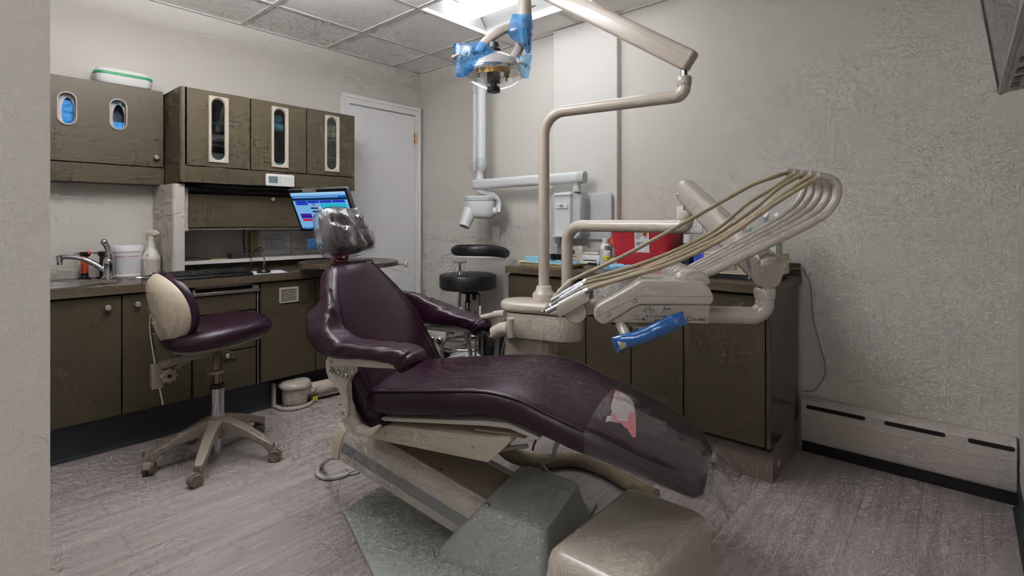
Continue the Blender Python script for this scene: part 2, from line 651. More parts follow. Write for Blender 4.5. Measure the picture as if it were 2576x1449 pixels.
ln.add([lens(i / 14, 1) for i in range(15)], [tuple(range(15))])
ln.build('lens', M_lens, t)

# wrap-around fill fittings added out of view, near the doorway and in the hall
def fill_wrap(label, x0, x1, y0, y1, drop, m):
    o = thing('ceiling_light', label, 'ceiling light', ((x0 + x1) / 2, (y0 + y1) / 2, ZC - drop))  # unseen fitting, added to brighten the room
    bx((x0 + .05, y0 + .05, ZC - .02), (x1 - .05, y1 - .05, ZC), .004, 1).build('frame', M_white, o)
    B().box((x0, y0, ZC - drop), (x1, y1, ZC - .0201)).build('lens', m, o, smooth=0)
    return o
fill_wrap('added out-of-view fill light above the doorway end of the room', .45, 1.45, .55, 1.05, .13, glow('fill_lens_near', LCOL, EM2))
fill_wrap('added out-of-view fill light in the hall behind the doorway', -1.5, -.5, .1, 1.1, .13, glow('fill_lens_hall', LCOL, EM3))
# pendant added out of view: fills the left side, its glowing top lifts the ceiling
pd = thing('fill_pendant', 'added out-of-view pendant fill light over the middle of the room', 'ceiling light', (.74, 1.95, 2.18))
px0, px1, py0, py1 = .50, .98, 1.5, 2.4
B().box((px0, py0, 2.185), (px1, py1, 2.27)).build('lens', glow('fill_lens_left', LCOL, EM4), pd, smooth=0)
B().box((px0 + .02, py0 + .02, 2.271), (px1 - .02, py1 - .02, 2.28)).build('fill_uplight', glow('fill_lens_up', LCOL, EM5), pd, smooth=0)  # glowing top face added to brighten the ceiling
for y in (py0 + .15, py1 - .15):
    B().tube([(.74, y, 2.265), (.74, y, ZC)], .006, 8).build('hanger_rod', M_white, pd)

# baseboard heaters on the right wall
M_heat = mat('heater_enamel', '#bdb5ae', .5, var=.02)
def heater(y0, y1, label, slots):
    h = thing('baseboard_heater', label, 'heater', (XW - .04, (y0 + y1) / 2, 0))
    prof = [(0, .262), (.03, .262), (.05, .252), (.062, .235), (.064, .22), (.064, .075), (.06, .062), (.055, .055), (.0, .055)]
    # profile: x = distance from wall, y = height ; swept along Y
    B().prism(prof, y0, y1, MX((XW - .001, 0, 0), (-1, 0, 0), (0, 0, 1), (0, 1, 0)), 0).build('cover', M_heat, h, smooth=25)
    rl = B()
    for z in (.178, .098, .088):
        rl.box((XW - .0665, y0, z), (XW - .0645, y1, z + .004), .0008, 1)
    rl.build('rib', M_heat, h)
    bx((XW - .05, y0, .001), (XW - .002, y1, .0545)).build('fin_gap', M_gap, h)
    for a, b_ in slots:
        n = 6
        pts = [(b_ - .009 + .009 * math.sin(PI * k / n), .009 * math.cos(PI * k / n)) for k in range(n + 1)]
        pts += [(a + .009 - .009 * math.sin(PI * k / n), -.009 * math.cos(PI * k / n)) for k in range(n + 1)]
        B().prism(pts, 0, .0015, MX((XW - .0645, 0, .226), (0, 1, 0), (.06, 0, 1), (-1, 0, 0))).build('slot', M_gap, h)
heater(-.155, .60, 'cream baseboard heater along the wall right of the brown counter', [(-.15, -.01), (.06, .27), (.34, .58)])
heater(2.14, 3.53, 'cream baseboard heater low on the wall behind the black stool', [(2.3, 2.6), (2.72, 3.0), (3.1, 3.4)])

# TV on the near wall (right edge of the view), leaning forward
tv = thing('wall_tv', 'silver framed flat television mounted high at the right edge', 'television', (1.75, -.12, 1.5))
Xa, Xb = .75, 2.15
lean = V((0, .135, .99)).normalized()
out = V((0, lean.z, -lean.y))
T = MX(V((Xa, -.083, 1.51)), V((1, 0, 0)), lean, V((1, 0, 0)).cross(lean))   # local z = -out side
M_tvs = mat('silver_bezel', '#8b8986', .35, .4)
M_scr = mat('dark_screen', '#1a1a1b', .12)
Lw, Lh = Xb - Xa, .78
sgn = -1 if T.to_3x3().col[2].dot(V((0, 1, 0))) > 0 else 1   # +1: local z points back into the wall
def tz(a, b_):
    return (min(sgn * a, sgn * b_), max(sgn * a, sgn * b_))
z0, z1 = tz(0, .055)
bx((0, 0, z0), (Lw, Lh, z1), .004, 1, T).build('housing', M_tvs, tv)
z0, z1 = tz(-.003, -.0002)
bx((.004, .012, z0), (Lw - .012, Lh - .004, z1), 0, 1, T).build('screen', M_scr, tv)
z0, z1 = tz(-.006, .012)
bx((Lw - .012, 0, z0), (Lw + .003, Lh, z1), .001, 1, T).build('bezel', M_black, tv)
z0, z1 = tz(-.006, .006)
bx((0, -.004, z0), (Lw, .012, z1), .002, 1, T).build('bottom_rail', M_tvs, tv)
for i, x in enumerate((1.3, 1.22, 1.12, 1.0)):
    z0, z1 = tz(.018, .036)
    B().box((x - .03, -.0015, z0), (x + (.02 if i else .03), .002, z1), 0, 1, T).build('port', M_black, tv)
bx((1.3, YN + .001, 1.7), (1.6, -.115, 2.0), .004, 1).build('wall_bracket', M_black, tv)

# wall plates
def plate(name, label, y0, y1, z0, z1, x, kind):
    o = thing(name, label, 'switch plate' if kind == 's' else 'outlet', (x, (y0 + y1) / 2, z0))
    bx((x - .006, y0, z0), (x - .0005, y1, z1), .002, 2).build('cover', M_white, o)
    for z in (z0 + .012, z1 - .012):
        B().lathe([(.003, 0), (.003, .0015)], axis((x - .006, (y0 + y1) / 2, z), (-1, 0, 0)), n=8).build('screw', M_grayp, o)
    if kind == 'o':
        for yc in ((y0 + y1) / 2 - .025, (y0 + y1) / 2 + .025):
            bx((x - .0085, yc - .016, z0 + .035), (x - .006, yc + .016, z1 - .035), .001, 1).build('socket', M_whiteh, o)
    return o
plate('blank_switch_plate', 'white blank wall plate above the black stool backrest', 2.664, 2.735, .968, 1.085, XW, 's')
plate('wall_outlet', 'white double outlet plate on the wall behind the delivery arm', 1.11, 1.26, 1.06, 1.215, XW, 'o')

# ------------------------------------------------------------------ camera and colour
cam = bpy.data.cameras.new('camera')
co = bpy.data.objects.new('camera', cam)
COL.objects.link(co)
co.location = (0, 0, H)
co.rotation_euler = (R(90), 0, -math.atan2(.752, .659))
cam.sensor_width = 36
cam.lens = 36 * F / 2576
cam.shift_y = -(724.5 - HY) / 2576
cam.clip_start = .02
SC.camera = co
w = bpy.data.worlds.new('world')
SC.world = w
w.use_nodes = True
w.node_tree.nodes['Background'].inputs[0].default_value = (.8, .85, .9, 1)
w.node_tree.nodes['Background'].inputs[1].default_value = .05
vs = SC.view_settings
vs.view_transform = 'Standard'
vs.look = 'None'
vs.exposure = 1.15
vs.gamma = 1
vs.use_curve_mapping = False
SC.cycles.use_denoising = True
SC.cycles.max_bounces = 7
SC.cycles.diffuse_bounces = 5
SC.cycles.glossy_bounces = 3
SC.cycles.use_adaptive_sampling = True
SC.cycles.adaptive_threshold = .09
SC.cycles.use_light_tree = False
SC.cycles.adaptive_min_samples = 12
SC.cycles.transparent_max_bounces = 24
SC.cycles.sample_clamp_indirect = 6
SC.cycles.caustics_reflective = False
SC.cycles.caustics_refractive = False
# ================================================================== the run of cabinets on the left wall
def fl(y):   # frame of a front facing -Y: x along the wall, y up, z towards the viewer
    return MX((0, y, 0), (1, 0, 0), (0, 0, 1), (0, -1, 0))
def frr(x):  # frame of a front facing -X: x = -Y
    return MX((x, 0, 0), (0, -1, 0), (0, 0, 1), (-1, 0, 0))

def stadium(cx, cy, hw, hh, n=12):
    r = min(hw, hh)
    pts = []
    for k in range(n + 1):
        a = PI * k / n
        pts.append((cx + r * math.cos(a), cy + hh - r + r * math.sin(a)))
    for k in range(n + 1):
        a = PI + PI * k / n
        pts.append((cx + r * math.cos(a), cy - hh + r + r * math.sin(a)))
    return pts

def outline_rays(inner, x0, x1, y0, y1):
    """matching points of a rectangle for a convex hole outline (corners snapped)"""
    cx = sum(p[0] for p in inner) / len(inner); cy = sum(p[1] for p in inner) / len(inner)
    out = []
    for p in inner:
        dx, dy = p[0] - cx, p[1] - cy
        ts = []
        if dx: ts.append(((x1 if dx > 0 else x0) - cx) / dx)
        if dy: ts.append(((y1 if dy > 0 else y0) - cy) / dy)
        t = min(q for q in ts if q > 0)
        out.append([cx + dx * t, cy + dy * t])
    for c in ((x0, y0), (x1, y0), (x1, y1), (x0, y1)):
        i = min(range(len(out)), key=lambda k: (out[k][0] - c[0]) ** 2 + (out[k][1] - c[1]) ** 2)
        out[i] = list(c)
    return out

def hole_plate(b, x0, x1, y0, y1, inner, z0, z1, M):
    b.ring(outline_rays(inner, x0, x1, y0, y1), inner, z0, z1, M)
    return b

def knob(parent, p, n, r=.012):
    return B().lathe([(r * .55, 0), (r * .5, .010), (r * .55, .012), (r, .0145), (r, .022), (r * .85, .024), (0.0004, .0245)], axis(p, n), n=18).build('knob', M_knob, parent)

# ---- upper cabinet with three windowed doors
YU, YB = 3.22, YW - .002
uc = thing('wall_cabinet', 'brown laminate wall cabinet with three narrow windowed doors above the keyboard counter', 'cabinet', (1.47, 3.42, 1.343))
cb = B()
x0, x1, z0, z1 = .928, 2.0, 1.343, 1.868
# carcass: back, bottom apron, top, sides, dividers, shelves
cb.box((x0 + .02, YB - .012, z0), (x1, YB, z1))
cb.box((x0 + .02, YU + .02, z1 - .016), (x1, YB, z1))
cb.box((x0 + .02, YU + .004, 1.415), (x1, YB, 1.431))
cb.box((x1 - .016, YU + .004, z0), (x1, YB, z1))
for xd in (1.296, 1.647):
    cb.box((xd - .008, YU + .022, 1.43), (xd + .008, YB, z1))
cb.build('carcass', M_lam, uc, smooth=0)
lp = B()   # left side panel with the big rounded front corner
pts = [(x0, YB), (x0, YU + .022)] + [(x0 + .022 - .022 * math.cos(R(a)), YU + .022 - .022 * math.sin(R(a))) for a in range(10, 91, 10)] + [(x0 + .03, YU), (x0 + .03, YU + .02), (x0 + .02, YU + .03), (x0 + .02, YB)]
lp.prism(pts, z0, z1)
lp.build('side_panel', M_lam, uc)
bx((x0 + .03, YU, z0), (x1, YU + .018, 1.434), .002, 1).build('apron', M_lam, uc)
M_shade = mat('dark_shelf', '#3d3a36', .5)
for zs in (1.56, 1.69):
    for a, b_ in ((.96, 1.288), (1.304, 1.639), (1.655, 1.984)):
        bx((a, YU + .05, zs), (b_, YB - .012, zs + .012)).build('shelf', M_shade, uc, smooth=0)
for xa, xb, wc in ((.947, 1.291, 1.119), (1.299, 1.643, 1.472), (1.651, 1.993, 1.826)):
    d = hole_plate(B(), xa, xb, 1.439, z1 - .001, stadium(wc, 1.653, .036, .178), 0, .019, fl(YU + .019)).build('door', M_lam, uc, smooth=20)
    f = B()
    outer = rrect(.105, .378, .012, 6)
    ins = stadium(0, 0, .036, .178, 12)
    o2 = outline_rays(ins, -.0525, .0525, -.189, .189)
    i2 = stadium(0, 0, .0335, .1735, 12)
    T = fl(YU) @ Matrix.Translation((wc, 1.653, 0))
    # raised window frame whose lip slopes into the slot
    secs = [[T @ V((p[0], p[1], 0)) for p in o2], [T @ V((p[0] * .985, p[1] * .995, .007)) for p in o2], [T @ V((p[0], p[1], .007)) for p in stadium(0, 0, .040, .182, 12)], [T @ V((p[0], p[1], -.004)) for p in i2]]
    f.loft(secs, cap=False)
    f.build('window_frame', M_beige, d, smooth=50)
    B().prism(stadium(0, 0, .0345, .175, 12), -.008, -.006, T).build('pane', M_glass, d)

# what shows behind the little windows
tag(bx((1.07, 3.30, 1.4315), (1.19, 3.42, 1.53), .01, 2).build('plastic_bin', film('frosted_bin', '#dfe8ea', '#aebcc2', .7, .3)), 'frosted clear bin seen through the leftmost cabinet window', 'bin', None)
tag(bx((1.08, 3.31, 1.5725), (1.2, 3.5, 1.59), .004, 1).build('steel_tray', M_steel), 'steel tray on the middle shelf behind the leftmost cabinet window', 'tray')
tag(bx((1.42, 3.28, 1.7025), (1.53, 3.4, 1.755), .014, 3).build('folded_bib_pack', mat('aqua_tissue', '#6fc0de', .7, bump=.4, bscale=30)), 'light blue folded pack, lower of two behind the middle window', 'pack', 'blue packs in the wall cabinet')
tag(bx((1.415, 3.285, 1.756), (1.525, 3.4, 1.81), .018, 3).build('folded_bib_pack', bpy.data.materials['aqua_tissue']), 'light blue folded pack, topmost behind the middle window', 'pack', 'blue packs in the wall cabinet')
tag(bx((1.42, 3.27, 1.4315), (1.53, 3.4, 1.50), .016, 3).build('folded_bib_pack', bpy.data.materials['aqua_tissue']), 'blue pack at the bottom behind the middle window', 'pack', 'blue packs in the wall cabinet')
tag(bx((1.77, 3.28, 1.7025), (1.9, 3.4, 1.79), .004, 1).build('cardboard_box', mat('cream_card', '#d5c9a0', .7)), 'cream box behind the top of the rightmost cabinet window', 'box')
tag(B().sheet(lambda u, v: (1.78 + .09 * u, 3.28 + .1 * v, 1.5735 + .012 * math.sin(u * 4) * (1 - v)), 8, 4, .0006).build('paper_sheet', M_paper), 'curled white paper on a shelf behind the rightmost window', 'paper')

# controller on the apron
cp = thing('control_panel', 'white keypad controller with a small grey display under the cabinet doors', 'control panel', (1.47, YU - .012, 1.346))
T = fl(YU)
B().prism(rrect(.178, .074, .008, 5, 1.471, 1.3835), 0, .012, T, .003, 2).build('housing', M_white, cp)
B().prism(rrect(.158, .056, .006, 5, 1.471, 1.3835), .012, .0126, T).build('face', M_whiteh, cp)
B().prism(rrect(.056, .042, .002, 3, 1.425, 1.3845), .0126, .0134, T).build('display', mat('lcd_grey', '#5f6d6f', .3), cp)
bt = B()
bt.ring(rrect(.017, .047, .008, 5, 1.472, 1.3835), rrect(.0155, .0455, .0073, 5, 1.472, 1.3835), .0126, .0130, T)
for k in range(3):
    bt.box((1.468, 1.369 + .014 * k, .0126), (1.476, 1.371 + .014 * k, .0130), M=T)
for i, x in enumerate((1.505, 1.524, 1.543)):
    for j, y in enumerate((1.372, 1.392)):
        bt.box((x - .005, y, .0126), (x + .005, y + .0012, .0130), M=T)
        bt.box((x - .003, y + .003, .0126), (x + .003, y + .0042, .0130), M=T)
bt.ring(rrect(.016, .016, .002, 3, 1.505, 1.395), rrect(.0148, .0148, .0015, 3, 1.505, 1.395), .0126, .0130, T)
bt.build('key_print', mat('grey_print', '#8d8a88', .5), cp, smooth=0)

# ---- shallow glove cabinet at the left
YL = 3.5
gc = thing('wall_cabinet', 'brown laminate glove cabinet with two oval openings at the far left', 'cabinet', (.5, 3.55, 1.335))
c = B()
c.box((.088, YB - .01, 1.335), (.926, YB, 1.88))
c.box((.088, YL + .02, 1.864), (.926, YB, 1.88))
c.box((.088, YL + .02, 1.335), (.926, YB, 1.351))
c.box((.91, YL + .02, 1.335), (.926, YB, 1.88))
c.box((.088, YL + .02, 1.335), (.104, YB, 1.88))
c.build('carcass', M_lam, gc, smooth=0)
bx((.088, YL, 1.335), (.926, YL + .02, 1.436), .002, 1).build('apron', M_lam, gc)
dd = B()
h1, h2 = stadium(.493, 1.7135, .0335, .079), stadium(.7085, 1.7145, .0335, .079)
hole_plate(dd, .088, .60, 1.441, 1.879, h1, 0, .02, fl(YL + .02))
hole_plate(dd, .60, .92, 1.441, 1.879, h2, 0, .02, fl(YL + .02))
bmesh.ops.remove_doubles(dd.bm, verts=dd.bm.verts, dist=.0003)
gd = dd.build('door', M_lam, gc, smooth=20)
for cx, cz in ((.493, 1.7135), (.7085, 1.7145)):
    T = fl(YL) @ Matrix.Translation((cx, cz, 0))
    f = B()
    st = [stadium(0, 0, .0415, .087), stadium(0, 0, .0405, .086), stadium(0, 0, .0345, .080), stadium(0, 0, .0325, .078)]
    f.loft([[T @ V((p[0], p[1], z)) for p in q] for q, z in zip(st, (0, .005, .005, -.012))], cap=False)
    f.build('opening_ring', M_grayp, gd, smooth=50)
knob(gd, (.884, YL, 1.495), (0, -1, 0), .013)

def glove_box(cx, label, dark):
    o = thing('glove_box', label, 'glove box', (cx, 3.56, 1.60), 'glove boxes in the glove cabinet')
    T = fl(3.533)
    # box with an oval mouth
    x0, x1, y0, y1 = cx - .065, cx + .065, 1.59, 1.83
    ov = [(cx + .008 + .026 * math.cos(2 * PI * k / 28), 1.70 + .075 * math.sin(2 * PI * k / 28)) for k in range(28)]
    b = hole_plate(B(), x0, x1, y0, y1, ov, 0, .001, T)
    for lo, hi in (((x0, 3.534, y0), (x0 + .001, 3.6, y1)), ((x1 - .001, 3.534, y0), (x1, 3.6, y1)), ((x0, 3.534, y0), (x1, 3.6, y0 + .001)), ((x0, 3.534, y1 - .001), (x1, 3.6, y1)), ((x0, 3.599, y0), (x1, 3.6, y1))):
        b.box(lo, hi)
    b.build('carton', mat('glove_carton', '#dcdcdd', .6), o, smooth=0)
    g = B()
    rnd = random.Random(int(cx * 100))
    top = 1.70 - .075 + (.15 if not dark else .06)
    def crumple(u, v):
        x = x0 + .004 + (x1 - x0 - .008) * u
        z = y0 + .004 + (top - y0) * v
        n = noise.noise(V((x * 40, z * 60, cx * 10))) * .006
        return (x, 3.545 + n + .05 * (max(0, v - .85) / .15) ** 2 * (1 if dark else .3), z)
    g.sheet(crumple, 22, 26)
    g.build('gloves', M_blue, o)
    if dark:
        bx((x0 + .002, 3.585, y0 + .002), (x1 - .002, 3.598, y1 - .002)).build('inside', mat('box_inside', '#3a3d4a', .8), o)
    p = B()
    if dark:
        p.prism(rrect(.02, .026, .008, 5, cx - .002, 1.787), .001, .0014, T)
        p.prism(rrect(.012, .03, .003, 4, cx + .028, 1.78), .001, .0014, T)
        p.build('print', mat('teal_print', '#1f93a8', .5), o)
        B().text('N', .016, T @ Matrix.Translation((cx - .002, 1.785, .0016))).build('letter', M_white, o)
    else:
        for k in range(5):
            p.box((cx - .031, 1.757 + k * .005, .001), (cx - .018, 1.7595 + k * .005, .0014), M=T)
        p.build('print', mat('pale_print', '#9fc6de', .5), o)
    return o
glove_box(.493, 'white glove box full of blue gloves behind the left oval opening', False)
glove_box(.7085, 'half empty glove box with teal print behind the right oval opening', True)

# white hard case on top
cz = thing('hard_case', 'white zip case with a green band lying on the glove cabinet', 'case', (.74, 3.553, 1.88))
T = Matrix.Translation((.742, 3.552, 1.8805)) @ Matrix.Rotation(R(0), 4, 'Z')
def case_half(z0, z1, s0, s1):
    b = B()
    secs = []
    for k in range(7):
        u = k / 6
        a = u * PI / 2
        w = s0 + (s1 - s0) * (1 - math.cos(a))
        secs.append([T @ V((p[0], p[1], z0 + (z1 - z0) * math.sin(a))) for p in rrect(.265 * w, .115 * w, .05 * w, 6)])
    b.loft(secs)
    return b
case_half(.05, .0, 1, .86).build('lower_shell', M_whiteh, cz)
case_half(.062, .085, 1, .86).build('upper_shell', M_whiteh, cz)
zp = B()
zp.prism(rrect(.27, .12, .052, 6), .048, .064, T, .003, 1)
zp.build('zip_band', mat('green_band', '#0f7d4c', .5), cz)

# ---- post between the two halves, niche with flip door, shelf
pt = B()
pts = [(.90, YB), (.90, 3.27)] + [(.92 - .02 * math.cos(R(a)), 3.27 - .02 * math.sin(R(a))) for a in range(15, 91, 15)] + [(.957, 3.25), (.957, YB)]
pt.prism(pts, .8185, 1.3345)
post = struct(pt.build('trim_2', M_post, keep=True))
nb = thing('flip_front_unit', 'brown flip-up front in a grey frame below the windowed wall cabinet', 'cabinet', (1.45, 3.45, 1.07))
bx((.958, YB - .012, .8185), (1.99, YB, 1.342)).build('back_panel', M_post, nb, smooth=0)
bx((.958, 3.30, 1.07), (.99, 3.6, 1.318), .003, 1).build('side_frame', M_post, nb)
bx((.958, 3.299, 1.07), (.99, 3.6, 1.0925), .003, 1).build('frame_foot', M_beige, nb)
bx((1.96, 3.30, .8185), (1.99, 3.6, 1.342), .003, 1).build('side_frame', M_post, nb)
bx((.99, 3.33, 1.078), (1.96, 3.6, 1.088), 0).build('bottom_rail', M_post, nb)
fd = bx((.995, 3.315, 1.092), (1.955, 3.33, 1.284), .001, 1).build('flip_door', M_lam, nb)
knob(fd, (1.464, 3.315, 1.268), (0, -1, 0), .012)
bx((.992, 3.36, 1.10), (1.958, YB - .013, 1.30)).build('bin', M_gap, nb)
bx((1.05, 3.27, 1.322), (1.94, 3.36, 1.3425), .004, 1).build('lamp_strip', M_blk, nb)

sh = tag(bx((.958, 3.45, .868), (1.959, 3.6, .891), .002, 1).build('shelf_board', mat('white_laminate', '#dcd8d3', .45)), 'white narrow shelf along the back of the keyboard counter', 'shelf')
bx((.958, 3.50, .8185), (1.959, 3.515, .8675)).build('riser', M_lam, sh)
sh.children[0].location = -sh.location

# ---- counter
YC = 3.06
ct = B()
el = [(.40 + .235 * math.cos(2 * PI * k / 40), 3.30 + .175 * math.sin(2 * PI * k / 40)) for k in range(40)]
hole_plate(ct, .088, .66, YC, YB, el, .776, .818, None)
ct.box((.66, YC, .776), (2.06, YB, .818))
bmesh.ops.remove_doubles(ct.bm, verts=ct.bm.verts, dist=.0002)
top = tag(ct.build('countertop', M_lamtop, smooth=20), 'brown speckled countertop along the left wall under the keyboard', 'countertop')

sk = thing('sink_basin', 'oval stainless steel sink set in the left counter', 'sink', (.40, 3.30, .818))
b = B()
prof = [(1.09, .0185), (1.095, .021), (1.07, .0245), (1.02, .023), (.985, .018), (.95, -.02), (.88, -.09), (.75, -.13), (.2, -.14)]
secs = [[V((.40 + .235 * q * math.cos(2 * PI * k / 48), 3.30 + .175 * q * math.sin(2 * PI * k / 48), .80 + z)) for k in range(48)] for q, z in prof]
b.loft(secs, cap=False)
b.build('bowl', M_steel, sk)
B().lathe([(.045, .66), (.045, .662), (.02, .6615)], Matrix.Translation((.40, 3.30, 0))).build('drain', M_chrome, sk)

fa = thing('faucet', 'chrome single lever faucet with a long curved spout at the oval sink', 'faucet', (.652, 3.44, .818))
P0 = V((.655, 3.445, .8245))
B().lathe([(.034, -.006), (.034, 0), (.027, .004), (.025, .012), (.024, .07), (.025, .075), (.025, .088), (.02, .1)], Matrix.Translation(P0), 26).build('body', M_chrome, fa)
B().tube(smoothpath([P0 + V((-.01, 0, .03)), P0 + V((-.045, .012, .068)), P0 + V((-.095, .03, .102)), P0 + V((-.145, .05, .116)), P0 + V((-.185, .065, .118))], 6), [.0135] * 13 + [.012] * 12, 14).build('spout', M_chrome, fa)
B().lathe([(.0115, -.032), (.0125, -.03), (.0125, -.012), (.0155, -.010), (.0155, .012), (.011, .016)], Matrix.Translation(P0 + V((-.19, .066, .11)))).build('aerator', M_chrome, fa)
B().tube(smoothpath([P0 + V((.0, 0, .085)), P0 + V((.004, 0, .115)), P0 + V((-.002, .0, .15)), P0 + V((-.012, .002, .18)), P0 + V((-.018, .003, .192))], 6), [.021] * 5 + [.0165] * 5 + [.0135] * 6 + [.0145] * 5 + [.016] * 4, 16).build('lever', M_chrome, fa)
B().ell(P0 + V((-.019, .002, .192)), .0165).build('lever_tip', M_chrome, fa)

wc = B()
wc.loft([[V((.775 + r * math.cos(2 * PI * k / 36), 3.36 + r * math.sin(2 * PI * k / 36), z)) for k in range(36)] for r, z in ((.06, .8182), (.06, .8215), (.052, .8235), (.046, .822), (.044, .8184))])
tag(wc.build('waste_chute_ring', M_steel), 'round steel waste chute ring in the counter behind the purple stool', 'chute')

# ---- lower cabinets
YF = 3.08
def lower(x0, x1, label, zt=.7755):
    o = thing('base_cabinet', label, 'cabinet', ((x0 + x1) / 2, 3.35, 0))
    bx((x0 + .001, YF + .022, .185), (x1 - .001, YB, zt)).build('carcass', M_lam, o, smooth=0)
    bx((x0 + .001, YF + .02, .185), (x1 - .001, YF + .0215, .7755)).build('front_gap', M_gap, o, smooth=0)
    return o
def front(o, x0, x1, z0, z1, name='door'):
    return bx((x0 + .003, YF, z0 + .002), (x1 - .003, YF + .019, z1 - .002), .0015, 1).build(name, M_lam, o)
o = lower(.088, .638, 'brown base cabinet door under the oval sink, leftmost of the row', .64)
d = front(o, .088, .638, .185, .768); knob(d, (.581, YF, .715), (0, -1, 0), .0125)
o = lower(.638, .939, 'brown base cabinet door behind the purple stool, second from the sink')
d = front(o, .638, .939, .185, .768); knob(d, (.699, YF, .717), (0, -1, 0), .0125)
o = lower(.939, 1.295, 'brown drawer cabinet with an open tray slot under the keyboard')
for z0, z1 in ((.62, .722), (.405, .618), (.185, .403)):
    d = front(o, .945, 1.272, z0, z1, 'drawer')
    if z1 < .41: knob(d, (1.113, YF, .382), (0, -1, 0), .0125)
bx((1.276, YF - .002, .185), (1.284, YF + .0195, .722), .0015, 1).build('edge_strip', M_steel, o)
tr = B()
tr.box((.945, YF - .012, .724), (1.286, YF + .012, .742), .002, 1)
tr.build('tray_rail', mat('bronze_rail', '#6f675e', .4, .3), o)
tf = B()
for lo, hi in (((.945, YF, .742), (.957, YF + .0195, .774)), ((1.252, YF, .742), (1.286, YF + .0195, .774)), ((.945, YF, .762), (1.286, YF + .0195, .774))):
    tf.box(lo, hi)
tf.build('tray_surround', M_grayp, o, smooth=0)
o = lower(1.295, 1.635, 'brown base cabinet with a louvred vent grille in its door')
d = front(o, 1.295, 1.635, .185, .768)
vg = B()
T = fl(YF)
vg.ring(rrect(.118, .092, .008, 5, 1.462, .683), rrect(.098, .072, .003, 5, 1.462, .683), 0, .006, T)
for k in range(8):
    z = .651 + k * .0092
    vg.box((1.412, z, .001), (1.512, z + .005, .0045), M=T)
vg.build('vent_grille', M_beige, d, smooth=30)
bx((1.414, YF - .0006, .648), (1.510, YF + .001, .718)).build('vent_dark', M_gap, d)
o = lower(1.635, 2.055, 'brown base cabinet at the door end of the left counter, behind the purple chair')
front(o, 1.635, 2.055, .185, .768)
kick = B().prism([(0, 0), (.022, 0), (.014, .004), (.009, .016), (.008, .184), (0, .184)], .088, 2.055, MX((0, 3.178, 0), (0, -1, 0), (0, 0, 1), (-1, 0, 0)) @ Matrix.Scale(-1, 4, (0, 0, 1)))
struct(kick.build('baseboard_left', M_cove, keep=True, smooth=20))
# ================================================================== dental chair
WC = 1.615
def interp(tab, x):
    if x <= tab[0][0]: return tab[0][1:]
    for a, b in zip(tab, tab[1:]):
        if x <= b[0]:
            t = (x - a[0]) / (b[0] - a[0])
            t = t * t * (3 - 2 * t) * .35 + t * .65
            return tuple(p + (q - p) * t for p, q in zip(a[1:], b[1:]))
    return tab[-1][1:]

# s : seam height, bottom height, half width
SEAT = [(-1.245, .530, .468, .225), (-1.225, .540, .462, .243), (-1.14, .552, .466, .246), (-.94, .581, .497, .246), (-.80, .602, .525, .246), (-.74, .605, .530, .246), (-.65, .597, .518, .246), (-.582, .575, .497, .244),
        (-.496, .548, .472, .238), (-.42, .527, .452, .228), (-.29, .476, .418, .206), (-.215, .444, .392, .188), (-.175, .418, .374, .168), (-.155, .396, .372, .135)]
def crown(x, hw):
    q = min(1, abs(x) / hw)
    return .030 * (1 - q ** 2.4)
def seat_section(s, grow=0, top_only=False):
    ze, zb, hw = interp(SEAT, s)
    hw += grow; ze += grow; zb -= grow
    n = 18
    top = []
    for k in range(n + 1):
        x = -(hw - .006) + 2 * (hw - .006) * k / n
        top.append((x, ze + crown(x, hw)))
    m = (ze + zb) / 2
    side = [(hw + .004, ze - .010), (hw + .009, m + .005), (hw + .004, zb + .014), (hw - .02, zb + .002), (hw - .06, zb)]
    loop = [(-x, z) for x, z in reversed(side)] + top + side
    return loop
M_lea = mat('aubergine_vinyl', '#2b1322', .33, var=.2, vscale=6, bump=.2, bscale=50, spec=.38)
M_lead = mat('aubergine_vinyl_back', '#241420', .5, var=.1)
M_pipe = mat('dark_piping', '#1c0f18', .4)
M_frame = mat('chair_white_enamel', '#c3bcb3', .38)

ch = thing('dental_chair', 'purple vinyl dental chair reclined in the middle of the room', 'dental chair', K(-.95, WC, 0))
ss = [-1.245, -1.238, -1.225, -1.18, -1.12, -1.0, -.9, -.82, -.77, -.73, -.69, -.64, -.6, -.55, -.5, -.45, -.4, -.35, -.3, -.25, -.215, -.19, -.172, -.16, -.155]
b = B()
b.loft([[K(s, WC + x, z) for x, z in seat_section(s)] for s in ss])
seat = b.build('seat_cushion', M_lea, ch, smooth=60)
for sd in (-1, 1):
    B().tube(smoothpath([K(s, WC + sd * (interp(SEAT, s)[2] - .001), interp(SEAT, s)[0] + .001) for s in ss[1::2]], 4), .0028, 8).build('piping', M_pipe, seat)

# torn top cover near the toes, seen through the clear film
def seat_top(s, w):
    ze, zb, hw = interp(SEAT, s)
    return ze + crown(w - WC, hw)
def patch(poly, lift, name, m):
    """fan-triangulated polygon in (s, w), dense enough to follow the cushion"""
    bb = B()
    v = [bb.bm.verts.new((p[0], p[1], 0)) for p in poly]
    f = bb.bm.faces.new(v)
    bmesh.ops.triangulate(bb.bm, faces=[f])
    for _ in range(3):
        bmesh.ops.subdivide_edges(bb.bm, edges=bb.bm.edges[:], cuts=1)
        bmesh.ops.triangulate(bb.bm, faces=bb.bm.faces[:])
    for q in bb.bm.verts:
        q.co = K(q.co.x, q.co.y, seat_top(q.co.x, q.co.y) + lift)
    return bb.build(name, m, seat)
GREY = [(-.45, 1.692), (-.43, 1.694), (-.402, 1.681), (-.381, 1.654), (-.364, 1.599), (-.371, 1.56), (-.365, 1.52), (-.377, 1.494), (-.39, 1.476), (-.405, 1.471), (-.416, 1.455), (-.42, 1.487), (-.407, 1.502), (-.426, 1.548), (-.437, 1.615)]
